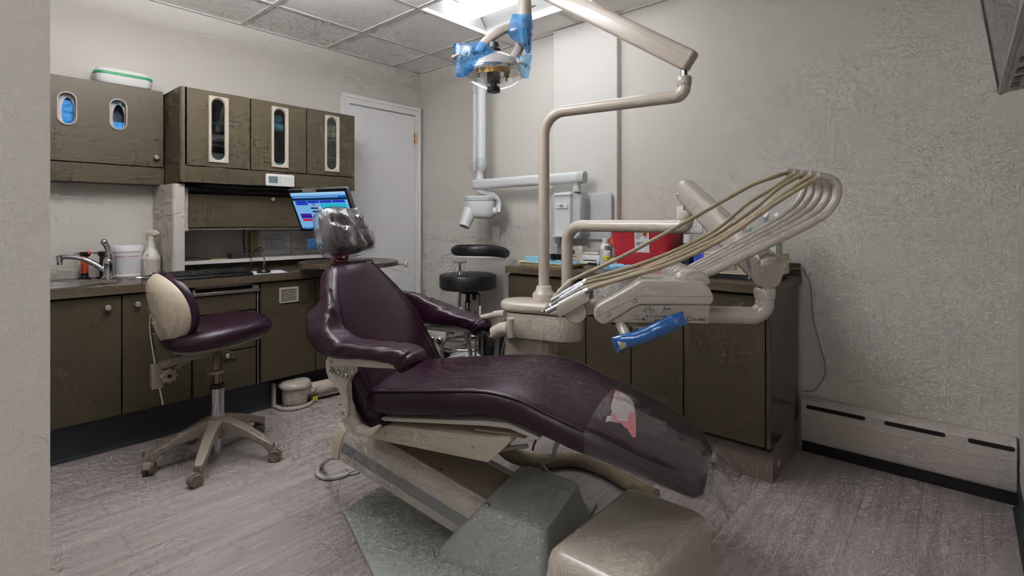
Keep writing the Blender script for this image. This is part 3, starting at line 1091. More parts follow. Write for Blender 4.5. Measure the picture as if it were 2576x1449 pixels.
PINK = [(-.364, 1.599), (-.346, 1.532), (-.331, 1.465), (-.341, 1.46), (-.359, 1.48), (-.368, 1.478), (-.38, 1.487), (-.395, 1.476), (-.417, 1.505), (-.41, 1.516), (-.388, 1.492), (-.366, 1.515), (-.372, 1.555)]
patch(GREY, .0016, 'bare_backing', mat('bare_grey_backing', '#b9b2ad', .6)).__setitem__('label', 'bare grey patch where the vinyl has peeled off')
patch(PINK, .0028, 'pink_foam', mat('pink_foam', '#c9727c', .8)).__setitem__('label', 'pink foam showing at the edge of the peeled patch')


# backrest
PB = (-1.24, .50)
def BK(x, l, n):
    """backrest frame: x across, l up along the back, n out of the front"""
    return K(PB[0] - .542 * l + .841 * n, WC + x, PB[1] + .841 * l + .542 * n)
BACK = [(-.10, .225), (-.06, .243), (.0, .248), (.12, .250), (.27, .246), (.36, .222), (.44, .178), (.50, .142), (.53, .122), (.545, .100)]
def back_section(l, g=0):
    hw = interp(BACK, l)[0] + g
    th = .075
    pts = []
    n = 14
    for k in range(n + 1):
        x = -(hw - .012) + 2 * (hw - .012) * k / n
        pts.append((x, .004 + .03 * (1 - (abs(x) / hw) ** 2.5)))
    side = [(hw, -.012), (hw + .006, -.035), (hw - .004, -.062), (hw - .035, -th)]
    return [(-x, z) for x, z in reversed(side)] + pts + side
ls = [-.10, -.095, -.08, -.05, 0, .06, .12, .2, .27, .31, .35, .4, .44, .48, .51, .53, .54, .545]
b = B()
secs = []
for l in ls:
    e = min(1, max(0, (l + .1) / .03)) * min(1, max(0.0, (.5453 - l) / .025))
    e = e ** .5
    secs.append([BK(x, l, -.03 + (z + .03) * (.25 + .75 * e)) for x, z in back_section(l)])
b.loft(secs)
back = b.build('backrest_cushion', M_lea, ch, smooth=60)
edge = [BK(sd * (interp(BACK, l)[0] - .008), l, .006) for sd, seq in ((-1, ls[4:-1]), (1, ls[-2:3:-1])) for l in seq]
B().tube(smoothpath(edge, 3), .003, 8).build('piping', M_pipe, back)
st = [BK(sd * (interp(BACK, l)[0] * .80), l, .006 + .03 * (1 - .8 ** 2.5)) for sd, seq in ((-1, ls[4:-1]), (1, ls[-2:3:-1])) for l in seq]
B().tube(smoothpath(st, 3), .0012, 6).build('stitch_line', M_pipe, back)
b = B()
b.loft([[BK(x * .96, l, z) for x, z in rrect(interp(BACK, l)[0] * 1.5, .03, .014, 3, 0, -.088)] for l in (-.06, 0, .12, .27, .36, .44, .5, .52)])
b.build('back_shell', M_lead, ch)

# armrest slings: crumpled vinyl pads that sweep up behind the back
def sling(pts, name, seed):
    path, aa, bb_ = [], [], []
    P = [K(p[0], p[1], p[2]) for p in pts]
    path = smoothpath(P, 6)
    A = smoothpath([V((p[3], p[4], 0)) for p in pts], 6)
    b = B()
    T = [(path[min(i + 1, len(path) - 1)] - path[max(i - 1, 0)]).normalized() for i in range(len(path))]
    secs = []
    for i, p in enumerate(path):
        x = (WV - T[i] * WV.dot(T[i])).normalized()
        y = T[i].cross(x)
        if y.z < 0 and abs(T[i].z) < .9: y = -y
        sec = []
        for k in range(26):
            a = 2 * PI * k / 26
            ca, sa = math.cos(a), math.sin(a)
            q = p + x * (A[i].x * abs(ca) ** .5 * (1 if ca > 0 else -1)) + y * (A[i].y * abs(sa) ** .55 * (1 if sa > 0 else -1))
            u = i / len(path)
            wr = (.35 - abs(noise.noise(V((u * 22 + 1.2 * math.sin(a) + seed, a * .8, seed)))) * 1.5) * .007 * min(1, u * 5) * min(1, (1.02 - u) * 6)
            q += (q - p).normalized() * wr
            sec.append(q)
        secs.append(sec)
    b.loft(secs)
    return b.build(name, M_lea, ch, smooth=60)
near = [(-.990, 1.318, .672, .020, .020), (-.994, 1.318, .680, .046, .036), (-1.01, 1.318, .690, .053, .036), (-1.035, 1.318, .702, .055, .028), (-1.10, 1.318, .704, .056, .025), (-1.20, 1.318, .701, .056, .026), (-1.29, 1.318, .702, .055, .036), (-1.37, 1.325, .732, .040, .060), (-1.415, 1.345, .785, .026, .070), (-1.44, 1.375, .825, .016, .055), (-1.47, 1.43, .835, .012, .04), (-1.50, 1.50, .835, .01, .03)]
sling(near, 'armrest_pad', 1.3)
far = [(-1.086, 1.93, .656, .020, .020), (-1.090, 1.93, .664, .044, .036), (-1.105, 1.93, .674, .051, .036), (-1.13, 1.93, .688, .053, .028), (-1.20, 1.93, .70, .054, .030), (-1.29, 1.93, .71, .053, .045), (-1.37, 1.925, .722, .042, .058), (-1.43, 1.91, .738, .028, .062), (-1.48, 1.88, .752, .018, .06), (-1.52, 1.82, .77, .014, .05), (-1.55, 1.75, .79, .01, .04)]
sling(far, 'armrest_pad', 7.7)
def chain_prism(pts, w0, w1, bev=.002):
    """polygon in the (s, z) plane of the chair, extruded across it"""
    return B().prism(pts, w0, w1, MX((0, 0, 0), SV, UP, SV.cross(UP)) if False else MX(V((0, 0, 0)), SV, UP, -WV) @ Matrix.Scale(-1, 4, (0, 0, 1)), bev)
for w0, ds, dz in ((1.30, 0, 0), (1.915, -.085, -.012)):
    rail = [(-1.345 + ds, .633 + dz), (-1.02 + ds, .660 + dz), (-1.022 + ds, .689 + dz), (-1.345 + ds, .661 + dz)]
    r = chain_prism(rail, w0, w0 + .045, .003).build('armrest_rail', M_frame, ch)
    wo = w0 - .001 if w0 < WC else w0 + .03
    screw(r, K(-1.325 + ds, w0 if w0 < WC else w0 - .0, .648 + dz), -WV, .007, M_steel)
# side brackets
brk = [(-1.378, .642), (-1.25, .642), (-1.248, .612), (-1.262, .598), (-1.276, .575), (-1.272, .512), (-1.262, .498), (-1.252, .462), (-1.232, .440), (-1.19, .432), (-1.155, .45), (-1.14, .448), (-1.165, .418), (-1.20, .405), (-1.25, .402), (-1.285, .418), (-1.303, .450), (-1.306, .52), (-1.318, .548), (-1.36, .575), (-1.375, .60)]
for w0 in (1.325, 1.885):
    bk = chain_prism([(s, z) for s, z in brk], w0, w0 + .022, .003).build('side_bracket', M_frame, ch)
    n = -WV
    lk = [(-1.283, .622), (-1.262, .622), (-1.258, .60), (-1.272, .56), (-1.258, .485), (-1.262, .465), (-1.286, .465), (-1.29, .48), (-1.296, .56), (-1.289, .60)]
    chain_prism(lk, w0 - .012, w0 - .001, .002).build('link', M_frame, bk)
    for s, z, r in ((-1.273, .606, .014), (-1.274, .478, .015), (-1.318, .606, .012), (-1.345, .612, .010), (-1.302, .5, .007)):
        B().lathe([(r, 0), (r, .005), (r * .8, .008), (r * .45, .008), (r * .4, .003), (.0003, .003)], axis(K(s, w0 - (.013 if abs(s + 1.273) < .003 else .001), z), n), n=18).build('bolt', M_steel if z > .6 else M_frame, bk)
# seat plate and sled under the cushion
def slab(poly_top, name, m, par=ch, bev=.004):
    """side outline extruded over the width"""
    return chain_prism(poly_top[0], poly_top[1], poly_top[2], bev).build(name, m, par)
slab(([(-1.19, .449), (-.78, .505), (-.70, .512), (-.60, .487), (-.605, .476), (-.70, .494), (-.785, .488), (-1.18, .436), (-1.2, .438)], 1.40, 1.83), 'seat_plate', M_frame)
sled = slab(([(-1.325, .352), (-.785, .366), (-.738, .412), (-.70, .452), (-.71, .462), (-.78, .448), (-1.16, .418), (-1.325, .384)], 1.42, 1.81), 'sled', M_cream)
slab(([(-.84, .452), (-.70, .463), (-.695, .47), (-.84, .46)], 1.43, 1.80), 'sled_plate', M_creamd, sled, .002)
for s, z in ((-1.19, .385), (-.84, .405)):
    B().lathe([(.006, 0), (.005, .001)], axis(K(s, 1.42, z), -WV), n=12).build('plug', M_grayp, sled)
chain_prism([(-.80, .40), (-.72, .40), (-.66, .462), (-.62, .475), (-.62, .488), (-.80, .49)], 1.56, 1.67, .004).build('seat_mount', M_creamd, ch)
# lift link
A0, A1 = V((-1.44, .288)), V((-.80, .112))
ld = (A1 - A0).normalized()
lnn = V((-ld.y, ld.x))
if lnn.y < 0: lnn = -lnn
def LK(l, w, n):
    return K(A0.x + ld.x * l + lnn.x * n, w, A0.y + ld.y * l + lnn.y * n)
LL = (A1 - A0).length
sec = [(1.475, -.068), (1.463, -.064), (1.460, -.03), (1.460, .012), (1.466, .034), (1.482, .052), (1.505, .061), (1.512, .066), (1.52, .064), (1.522, .058), (1.708, .058), (1.71, .064), (1.72, .066), (1.725, .061), (1.748, .052), (1.764, .034), (1.77, .012), (1.77, -.03), (1.767, -.064), (1.755, -.068)]
b = B()
b.loft([[LK(l, w, n) for w, n in sec] for l in (0, LL)])
lift = b.build('lift_arm', mat('lift_enamel', '#b9b2ab', .38), ch, smooth=40)
B().loft([[LK(l, w, n) for w, n in ((1.4592, -.030), (1.4592, .012), (1.4605, .012), (1.4605, -.030))] for l in (.012, LL)]).build('side_stripe', mat('grey_stripe', '#8b8e90', .45), lift)
B().loft([[LK(l, w, n) for w, n in ((1.53, .0585), (1.53, .0615), (1.70, .0615), (1.70, .0585))] for l in (.16, LL)]).build('top_panel', M_creamd, lift)
for l, w in ((.24, 1.535), (.40, 1.535), (.30, 1.695)):
    screw(lift, LK(l, w, .0615), LK(0, 0, 1) - LK(0, 0, 0), .006, M_steel)
capb = B()
capb.loft([[LK(l, WC + (w - WC) * f, n * f) for w, n in sec] for l, f in ((-.055, .90), (-.035, 1.02), (-.012, 1.03), (.004, 1.02))])
capb.build('arm_cap', M_cream, lift, smooth=40)
# base plate and cast cover
pl = [(-1.455, 1.49), (-1.455, 1.74), (-1.09, 1.98), (-.60, 1.98), (-.60, 1.25), (-1.09, 1.25)]
B().prism([(p[0], p[1]) for p in pl], .001, .018, MX(V((0, 0, 0)), SV, WV, UP), .004).build('base_plate', M_greyb, ch)
cv = B()
lo = rrect(.395, .44, .03, 4); hi = rrect(.225, .33, .03, 4)
secs = [[K(-.775 + p[0], 1.625 + p[1], .018) for p in lo], [K(-.775 + p[0] * .99, 1.625 + p[1] * .99, .045) for p in lo]]
def cover_pt(p, q, t):
    x = -.775 + (p[0] * (1 - t) + (q[0] + .055) * t)
    y = 1.625 + p[1] * (1 - t) + q[1] * t
    return x, y
for t, z in ((.85, .165), (.93, .178), (.985, .186), (1.03, .190)):
    rr = []
    for p, q in zip(lo, hi):
        x, y = cover_pt(p, q, min(t, 1))
        rr.append(K(x if t <= 1 else -.72 + (x + .72) * .92, y if t <= 1 else 1.625 + (y - 1.625) * .94, z - (x + .72) * .10))
    secs.append(rr)
cv.loft(secs)
cov = cv.build('base_cover', M_greyb, ch, smooth=50)
for w in (1.475, 1.775):
    screw(cov, K(-.815, w, .198), UP, .009, M_steel)
# embossed maker's mark on the near flank
nf = (K(-.7, 1.47, .17) - K(-.7, 1.415, .03)).normalized()
B().text('a-dec', .045, MX(K(-.655, 1.445, .115) + (-WV * .96 + UP * .3) * .004, SV, nf, SV.cross(nf)), .0016).build('emblem', M_greyb, cov, smooth=0)

# headrest
PH = (-1.55, 1.09)
def HK(x, l, n):
    return K(PH[0] - .34 * l + .94 * n, WC + x, PH[1] + .94 * l + .34 * n)
HOUT = smoothpath([V((x, l, 0)) for x, l in [(-.088, .05), (-.072, .088), (-.01, .1), (.055, .09), (.10, .055), (.132, 0), (.148, -.045), (.128, -.075), (.06, -.09), (-.02, -.095), (-.07, -.088), (-.09, -.05), (-.093, 0), (-.088, .05)]], 4)[:-1]
def hsec(f, n, wob=0):
    out = []
    for p in HOUT:
        c = V((.02, 0, 0))
        q = c + (p - c) * f
        w_ = noise.noise(V((q.x * 26, q.y * 26, n * 30))) * wob if wob else 0
        w2 = noise.noise(V((q.x * 60 + 5, q.y * 14, n * 40))) * wob * .7 if wob else 0
        out.append(HK(q.x + w2, q.y + w2, n + w_))
    return out
b = B()
b.loft([hsec(.06, .012), hsec(.6, .011), hsec(.86, .008), hsec(.94, .003), hsec(.985, -.006), hsec(1.0, -.018), hsec(1.01, -.045), hsec(.99, -.062), hsec(.9, -.07)])
hr = b.build('headrest_cushion', M_lea, ch, smooth=60)
B().tube(smoothpath(hsec(.985, -.016) + hsec(.985, -.016)[:1], 2), .0022, 8, cap=False).build('piping', M_pipe, hr)
b = B()
b.loft([[HK(p[0] + .01, p[1] - .01, n) for p in rrect(.12, .10, .03, 4)] for n in (-.069, -.09, -.10)])
b.tube([HK(.0, -.02, -.095), HK(.0, -.11, -.085), BK(0, .50, -.085)], .014, 4)
b.build('headrest_bracket', M_grayp, ch)
# neck strap between headrest and back
b = B()
b.sheet(lambda u, v: BK(-.03 + .05 * u, .53 + .05 * v, -.02 - .01 * v), 2, 4, .004)
b.build('neck_strap', mat('brown_strap', '#6b5348', .6), ch)
hb = B()
hb.loft([hsec(.04, .030, .012), hsec(.3, .028, .02), hsec(.55, .026, .022), hsec(.75, .022, .022), hsec(.92, .012, .018), hsec(1.06, -.008, .014), hsec(1.13, -.035, .012), hsec(1.08, -.075, .012), hsec(.9, -.112, .01), hsec(.3, -.115, .004)], cap=True)
# loose corners of the bag
def flap(p, q, r_, n0):
    hb.sheet(lambda u, v: HK(*(V(p).lerp(V(q), u).lerp(V(r_), v * .98)), n0 + .006 * math.sin(u * 9 + v * 5)), 8, 8)
flap((-.10, .03), (-.05, .10), (-.125, .125), -.03)
flap((.04, .10), (.12, .03), (.125, .115), -.03)
flap((.12, -.04), (.11, -.09), (.165, -.075), -.03)
bag = tag(hb.build('headrest_bag', M_clear, smooth=60), 'clear crinkled plastic bag pulled over the headrest of the purple chair', 'plastic cover')
rg = B()
c0 = BK(-.02, .575, -.02)
rg.tube([c0 + (WV * math.cos(a) * .034 + (UP * .5 + SV * .5) * math.sin(a) * .034) for a in [2 * PI * k / 24 for k in range(25)]], .005, 8, cap=False)
rg.tube([c0 + (WV * math.cos(a) * .028 + (UP * .6 - SV * .3) * math.sin(a) * .026 + UP * .004) for a in [2 * PI * k / 24 for k in range(25)]], .004, 8, cap=False)
tag(rg.build('red_ring', mat('red_plastic', '#c8231f', .4)), 'small red plastic rings hanging at the neck under the headrest bag', 'ring')

# clear protective sleeve over the toe end
fc = B()
sl = [-.452, -.43, -.40, -.37, -.34, -.31, -.28, -.25, -.22, -.20, -.18, -.165, -.15]
secs = []
for i, s in enumerate(sl):
    secs.append([K(s + (.012 if s > -.16 else 0), WC + x, z + .004 + noise.noise(V((s * 22, x * 16, z * 9))) * .006 * min(1, i / 3)) for x, z in seat_section(min(s, -.165), .006)])
fc.loft(secs, cap=False)
e = seat_section(-.165, .006)
# sealed end of the sleeve: a flat crimped skirt past the toes
def skirt(u, v):
    x = -.165 + .33 * u
    zt = .40 - .02 * v
    return K(-.14 + .05 * v, WC + x * (1 + .25 * v), zt - .055 * v + .012 * math.sin(u * 13) * v)
fc.sheet(skirt, 20, 6)
tag(fc.build('toe_sleeve', film('smoky_clear_film', '#f1f0f1', '#c9c6c6', .02, .32, .1, 9, .3), smooth=60), 'clear plastic sleeve over the toe end of the purple chair', 'plastic cover')

# ================================================================== console, delivery unit, operating light
def WP(px, py, p, n):
    """sight line of a photo point met with the plane through p with normal n"""
    a = px - CX
    r = V((.659 * a + .752 * F, -.752 * a + .659 * F, HY - py))
    o = V((0, 0, H))
    return o + r * ((V(p) - o).dot(V(n)) / r.dot(V(n)))

CZ_ = .785
con = thing('utility_console', 'beige rounded console standing behind the purple chair and carrying the two poles', 'console', K(-.86, 2.04, .31))
def kprism(pts, z0, z1, bev=.01, seg=3):
    return B().prism(pts, z0, z1, MX(V((0, 0, 0)), SV, WV, UP), bev, seg)
body = [(p[0] - .86, p[1] + 2.04) for p in rrect(.355, .172, .08, 8)]
kprism(body, .635, .738, .004).build('body', M_beige, con, smooth=40)
leg = [(p[0] - .925, p[1] + 2.05) for p in rrect(.22, .13, .05, 6)]
b = kprism(leg, .31, .64, .006)
b.build('pedestal', M_beige, con, smooth=40)
kprism([(-.98, 1.83), (-.87, 1.83), (-.87, 2.0), (-.98, 2.0)], .335, .395, .004).build('mount_arm', M_beige, con)
fil = B()   # the curved underside between body and pedestal
n = 8
pr = [(-.83, .637)] + [(-.815 + .05 - .05 * math.cos(R(90 * k / n)), .587 + .05 * math.sin(R(90 * k / n)) - .0) for k in range(n + 1)]
fil.prism([(-.84, .56), (-.84, .637), (-.765, .637)] + [(-.765 - .05 * math.sin(R(90 * k / n)) , .587 + .05 * math.cos(R(90 * k / n))) for k in range(n + 1)] + [(-.815, .56)], 1.99, 2.11, MX(V((0, 0, 0)), SV, UP, -WV) @ Matrix.Scale(-1, 4, (0, 0, 1)))
fil.build('underside_fillet', M_beige, con, smooth=40)
cap = [(p[0] - .86, p[1] + 2.04) for p in rrect(.375, .19, .09, 8)]
kprism(cap, .740, CZ_, .018, 4).build('cap', M_beige, con, smooth=40)
kprism([(p[0] - .86, p[1] + 2.04) for p in rrect(.345, .16, .075, 6)], .73, .742, 0).build('cap_gap', M_gap, con)

# ---- operating light on its pole
PW = K(-.857, 2.05, 0)
lt = thing('operating_light', 'dental operating light on a tall bent beige pole over the purple chair', 'operating light', PW + UP * CZ_)
B().lathe([(.049, 0), (.049, .028), (.046, .034), (.036, .043), (.033, .06), (.030, .064), (.024, .066)], Matrix.Translation(PW + UP * CZ_), 30).build('flange', M_beige, lt)
PE = W(1721, 238, d=1.905)
e0 = PW + UP * 1.588
stub = V((PE.x, PE.y, 0))
path = bendpath([PW + UP * (CZ_ + .04), PW + UP * 1.588, V((PE.x, PE.y, 1.588)), V((PE.x, PE.y, 1.668))], .095, 12)
b = B()
pa = bendpath([PW + UP * (CZ_ + .04), PW + UP * 1.588, V((PE.x, PE.y, 1.588))], .095, 12)
dirn = (V((PE.x, PE.y, 1.588)) - e0).normalized()
b.tube(pa[:-1] + bendpath([pa[-2], V((PE.x, PE.y, 1.588)), V((PE.x, PE.y, 1.652))], .04, 10)[1:], .0235, 20)
b.build('pole', M_tan, lt, smooth=60)
sp = V((PE.x, PE.y, 0))
B().lathe([(.0245, 1.625), (.027, 1.63), (.027, 1.654), (.024, 1.658)], Matrix.Translation(sp), 24).build('pole_collar', M_tan, lt)
B().lathe([(.013, 1.655), (.013, 1.715)], Matrix.Translation(sp), 18).build('pivot_pin', M_chrome, lt)
# spring arm: a box beam rising from the pin to the lamp
LA = W(1322, -48, d=2.36)
Ra = V((PE.x, PE.y, 1.726))
ad = (LA - Ra).normalized()
side = ad.cross(UP).normalized()
upn = side.cross(ad)
def beam(a, b_, h, w_, name, m, par, bev=.012, off=0):
    T = MX(a + upn * off, (b_ - a).normalized(), upn, (b_ - a).normalized().cross(upn))
    return bx((0, -h / 2, -w_ / 2), ((b_ - a).length, h / 2, w_ / 2), bev, 3, T).build(name, m, par)
sa = beam(Ra - ad * .035, LA, .078, .058, 'spring_arm', M_tan, lt)
beam(Ra - ad * .03, LA, .0016, .0596, 'seam_line', M_grayp, sa, 0, .012)
screw(sa, Ra + ad * .015 - upn * .02 + side * .029, side, .004, M_grayp)
for s_ in (1,):
    B().lathe([(.010, 0), (.010, .03)], axis(Ra - upn * .012 - side * .001, side), n=12).build('pin_cover', M_grayp, sa)
# lamp head, hanging from the arm
LD = 2.33
def L_(px, py, dd=0):
    return W(px, py, d=LD + dd)
k = LD / F
top = L_(1320, -30)
b = B()
b.lathe([(.018, .10), (.024, .09), (.0315, .06), (.0315, -.07), (.03, -.10), (.026, -.13)], Matrix.Translation(V((L_(1320, 40).x, L_(1320, 40).y, L_(1320, 40).z))), 24)
b.build('swivel_body', M_grayp, lt)
sw = B()
sw.tube([L_(1336, 18), L_(1347, 14)], .003, 8)
sw.build('toggle', M_grayp, lt)
yk = B()
def flat_tube(pts, w_, t_, name, m):
    sec = [(p[0] / 1, p[1] / 1) for p in rrect(w_, t_, min(w_, t_) * .4, 3)]
    return B().tube(smoothpath(pts, 8), 1.0, sec=sec, x=(.75, .66, 0)).build(name, m, lt)
flat_tube([L_(1318, 72), L_(1296, 68), L_(1268, 74), L_(1238, 92), L_(1216, 112, .01), L_(1200, 140, .02)], .03, .042, 'yoke_arm', M_grayp)
flat_tube([L_(1314, 82, .03), L_(1311, 104, .03), L_(1304, 126, .02), L_(1292, 146, .0), L_(1274, 158)], .03, .042, 'yoke_arm', M_grayp)
LC = L_(1242, 172)          # middle of the reflector
M_cup = film('clear_shield', '#fbfbfa', '#dfe0de', .06, .45, .05, 6, .1)
M_dome = film('frosted_dome', '#efeeea', '#dedcd6', .55, .3, .15, 8, .2)
T = MX(LC, V((.659, -.752, 0)), V((.752, .659, 0)), UP)
rr = 77 * k
B().lathe([(.012, .072), (.04, .068), (rr * .55, .052), (rr * .82, .03), (rr * .97, .006), (rr, -.012)], T, 40, cap=False).build('reflector_dome', M_dome, lt)
B().lathe([(rr, -.012), (rr * 1.0, -.034), (rr * .9, -.05), (rr * .66, -.072), (rr * .4, -.088), (.022, -.096)], T, 40, cap=False).build('front_shield', M_cup, lt)
B().lathe([(rr * 1.004, -.014), (rr * 1.012, -.02), (rr * 1.012, -.032), (rr * 1.004, -.036)], T, 40, cap=False).build('rim', M_cup, lt)
M_amber = mat('amber_reflector', '#d9a457', .2, .6)
def amb(u, v):
    a = R(215 + 110 * u)
    q = rr * .66
    return T @ V((q * math.cos(a), q * math.sin(a), -.04 + .026 * v))
B().sheet(amb, 18, 3, .002).build('amber_filter', M_amber, lt)
md = B()
md.prism(rrect(.058, .05, .004, 2), -.062, .004, T)
md.build('lamp_module', mat('sooty_grey', '#33312f', .5), lt)
B().lathe([(.010, .07), (.030, .068), (.032, .085), (.024, .092), (.022, .115), (.015, .118)], T, 20).build('lamp_stem', M_blk, lt)
B().lathe([(.014, -.06), (.016, -.082), (.029, -.085), (.030, -.104), (.027, -.108), (.0004, -.108)], T, 24).build('lamp_knob', M_black, lt)
for px, py in ((1205, 176), (1274, 186)):
    c0 = L_(px, py, -.05)
    q = B()
    q.box((-.011, -.011, -.014), (.011, .011, .014), .003, 1, MX(c0, V((.659, -.752, 0)), V((.752, .659, 0)), UP))
    q.box((-.004, -.006, -.034), (.004, .002, -.012), .002, 1, MX(c0, V((.659, -.752, 0)), V((.752, .659, 0)), UP))
    q.build('latch', mat('bronze_latch', '#7d6a54', .35, .7), lt)
# side handles
hd = B()
hd.tube(smoothpath([L_(1138, 146, -.1), L_(1165, 134, -.1), L_(1200, 131, -.1), L_(1226, 140, -.1)], 6), .009, 12)
hd.tube(smoothpath([L_(1187, 134, -.1), L_(1192, 150, -.1), L_(1202, 164, -.08), L_(1214, 168, -.06)], 6), .008, 12)
hd.build('handle', M_grayp, lt)
hd = B()
hd.tube(smoothpath([L_(1288, 160, -.03), L_(1304, 157, -.08), L_(1316, 160, -.08), L_(1325, 166, -.08)], 6), .0085, 12)
hd.build('handle', M_grayp, lt)
lv = B()
lv.tube(smoothpath([L_(1322, 70, -.05), L_(1325, 90, -.05), L_(1330, 127, -.05)], 6), [.003] + [.0045] * 11 + [.003], 10)
lv.build('switch_lever', M_grayp, lt)

def sleeve(tops, bots, m, nrm, th, seed, name='barrier_sleeve', label='', wr=.006):
    """flattened plastic sleeve between two edge lines (photo points already in space)"""
    A, Bq = smoothpath(tops, 6), smoothpath(bots, 6)
    secs = []
    N_ = min(len(A), len(Bq))
    for i in range(N_):
        a, c = A[i], Bq[min(len(Bq) - 1, round(i * (len(Bq) - 1) / (N_ - 1)))]
        mid, h = (a + c) / 2, (a - c) / 2
        t = th * (.10 + .90 * min(1, 3 * min(i, N_ - 1 - i) / N_))
        sec = []
        for q in range(16):
            an = 2 * PI * q / 16
            p = mid + h * math.cos(an) + nrm * (t * math.sin(an))
            p += nrm * noise.noise(V((i * .35 + seed, q * .5, seed))) * wr + h * .10 * noise.noise(V((i * .3, q * .3 + seed, 4)))
            sec.append(p)
        secs.append(sec)
    b = B()
    b.loft(secs, cap=False)
    return tag(b.build(name, m, smooth=60), label, 'barrier sleeve', 'blue plastic barrier sleeves')
FW = V((.752, .659, 0))
sleeve([L_(1139, 107, -.1), L_(1165, 108, -.1), L_(1195, 104, -.1), L_(1228, 112, -.1), L_(1250, 142, -.09), L_(1262, 160, -.08)], [L_(1148, 197, -.1), L_(1170, 192, -.1), L_(1192, 176, -.1), L_(1214, 164, -.1), L_(1226, 164, -.09), L_(1240, 165, -.08)], M_bluefilm, FW, .022, 2.1, label='blue plastic sleeve over the left handle of the operating light')
sleeve([L_(1297, 140, -.08), L_(1318, 139, -.08), L_(1339, 139, -.08)], [L_(1310, 192, -.08), L_(1320, 197, -.08), L_(1330, 198, -.08)], M_bluepale, FW, .016, 5.3, label='pale blue plastic sleeve over the right handle of the operating light')
sleeve([L_(1288, 35, -.05), L_(1283, 60, -.05), L_(1279, 88, -.05), L_(1305, 108, -.05), L_(1319, 122, -.05), L_(1324, 136, -.05)], [L_(1337, 36, -.05), L_(1341, 60, -.05), L_(1340, 80, -.05), L_(1338, 100, -.05), L_(1337, 122, -.05), L_(1335, 133, -.05)], M_bluefilm, FW, .045, 8.8, label='blue plastic sleeve hanging from the switch above the operating light')

# ---- delivery unit
E1, E2 = V((.548, -.836, 0)), V((.836, .548, 0))
HO = W(1497, 812, d=1.22)
def HD(u, v, z):
    return HO + E1 * u + E2 * v + UP * (z - HO.z)
def HU(px, py, v=0):
    p = WP(px, py, HO + E2 * v, E2)
    return ((p - HO).dot(E1), p.z)
def HP(px, py, v=0):
    return WP(px, py, HO + E2 * v, E2)
M_head = mat('delivery_enamel', '#a9a298', .2, coat=.3)
du = thing('delivery_unit', 'beige instrument delivery unit on a jointed arm hovering over the chair footrest', 'delivery unit', K(-.745, 2.03, CZ_))
MH = MX(V((0, 0, 0)), E1, UP, -E2)
def hprism(pxs, v0, v1, bev=.004, seg=2):
    pts = [HU(*p) for p in pxs]
    o = HO - UP * HO.z
    return B().prism(pts, -v1, -v0, MX(o, E1, UP, -E2), bev, seg, sharp=.35)
nose = [(1515, 817), (1503, 810), (1495, 799), (1493, 786), (1499, 773), (1510, 764), (1560, 737), (1606, 710), (1616, 706), (1630, 705), (1768, 706), (1778, 712), (1790, 732), (1796, 745), (1796, 757), (1789, 767), (1612, 767), (1600, 770), (1528, 814)]
hb_ = hprism(nose, 0, .27, .010, 3).build('head_shell', M_head, du, smooth=40)
ctl = [(1526, 813), (1596, 768), (1789, 764), (1786, 816)]
cpn = hprism(ctl, .006, .26, .003).build('control_panel', mat('control_face', '#989087', .4), du)
ln_ = B()
for a, c in (((1500, 797), (1608, 744)), ((1608, 744), (1796, 746))):
    ln_.tube([HP(*a, -.0006), HP(*c, -.0006)], .0007, 6)
ln_.build('seam_line', M_grayp, hb_)
for px, py in ((1597, 757), (1531, 791)):
    screw(hb_, HP(px, py, -.0002), -E2, .0045, M_steel)
TF = lambda px, py: MX(HP(px, py, .0054), E1, UP, -E2)
M_ink = mat('dark_ink', '#3b3835', .6)
b = B()
b.text('a-dec', .0115, TF(1760, 803))
b.text('MASTER', .0048, TF(1678, 777))
b.text('PUSH', .0034, TF(1634, 772))
b.text('1', .0045, TF(1636, 799)); b.text('2', .0045, TF(1660, 799))
b.build('lettering', M_ink, cpn, smooth=0)
b = B()
def ln2(a, c, r=.00035):
    b.tube([HP(*a, .0056), HP(*c, .0056)], r, 5)
for x, y in ((1600, 798), (1714, 791), (1734, 801)):
    q = [(x - 5, y - 5), (x + 5, y - 5), (x + 5, y + 5), (x - 5, y + 5)]
    for i in range(4): ln2(q[i], q[(i + 1) % 4])
q = [(1634, 778), (1645, 778), (1645, 786), (1634, 786)]
for i in range(4): ln2(q[i], q[(i + 1) % 4])
ln2((1634, 781), (1645, 781)); ln2((1622, 776), (1640, 776)); ln2((1605, 803), (1617, 803)); ln2((1628, 795), (1690, 796)); ln2((1650, 804), (1730, 805))
ln2((1668, 782), (1672, 770), .0006); ln2((1672, 770), (1676, 769), .0006)
b.build('symbols', M_ink, cpn)
for px, py, r, m in ((1619, 803, .0028, M_black), (1627, 795, .0016, M_black), (1650, 795, .0016, M_black), (1673, 796, .0016, M_black)):
    B().lathe([(r, 0), (r, .0008)], axis(HP(px, py, .0062), -E2), n=12).build('indicator', m, cpn)
for px, py in ((1618, 776), (1643, 803), (1664, 803)):
    B().lathe([(.004, 0), (.0042, .008), (.003, .0095), (.0003, .0095)], axis(HP(px, py, .006), -E2), n=14).build('dial', M_grayp, cpn)
B().ell(HP(1628, 817, .10), (.035, .05, .012), n=20).build('drain_cup', mat('milky_cup', '#cfc9b6', .3), du)
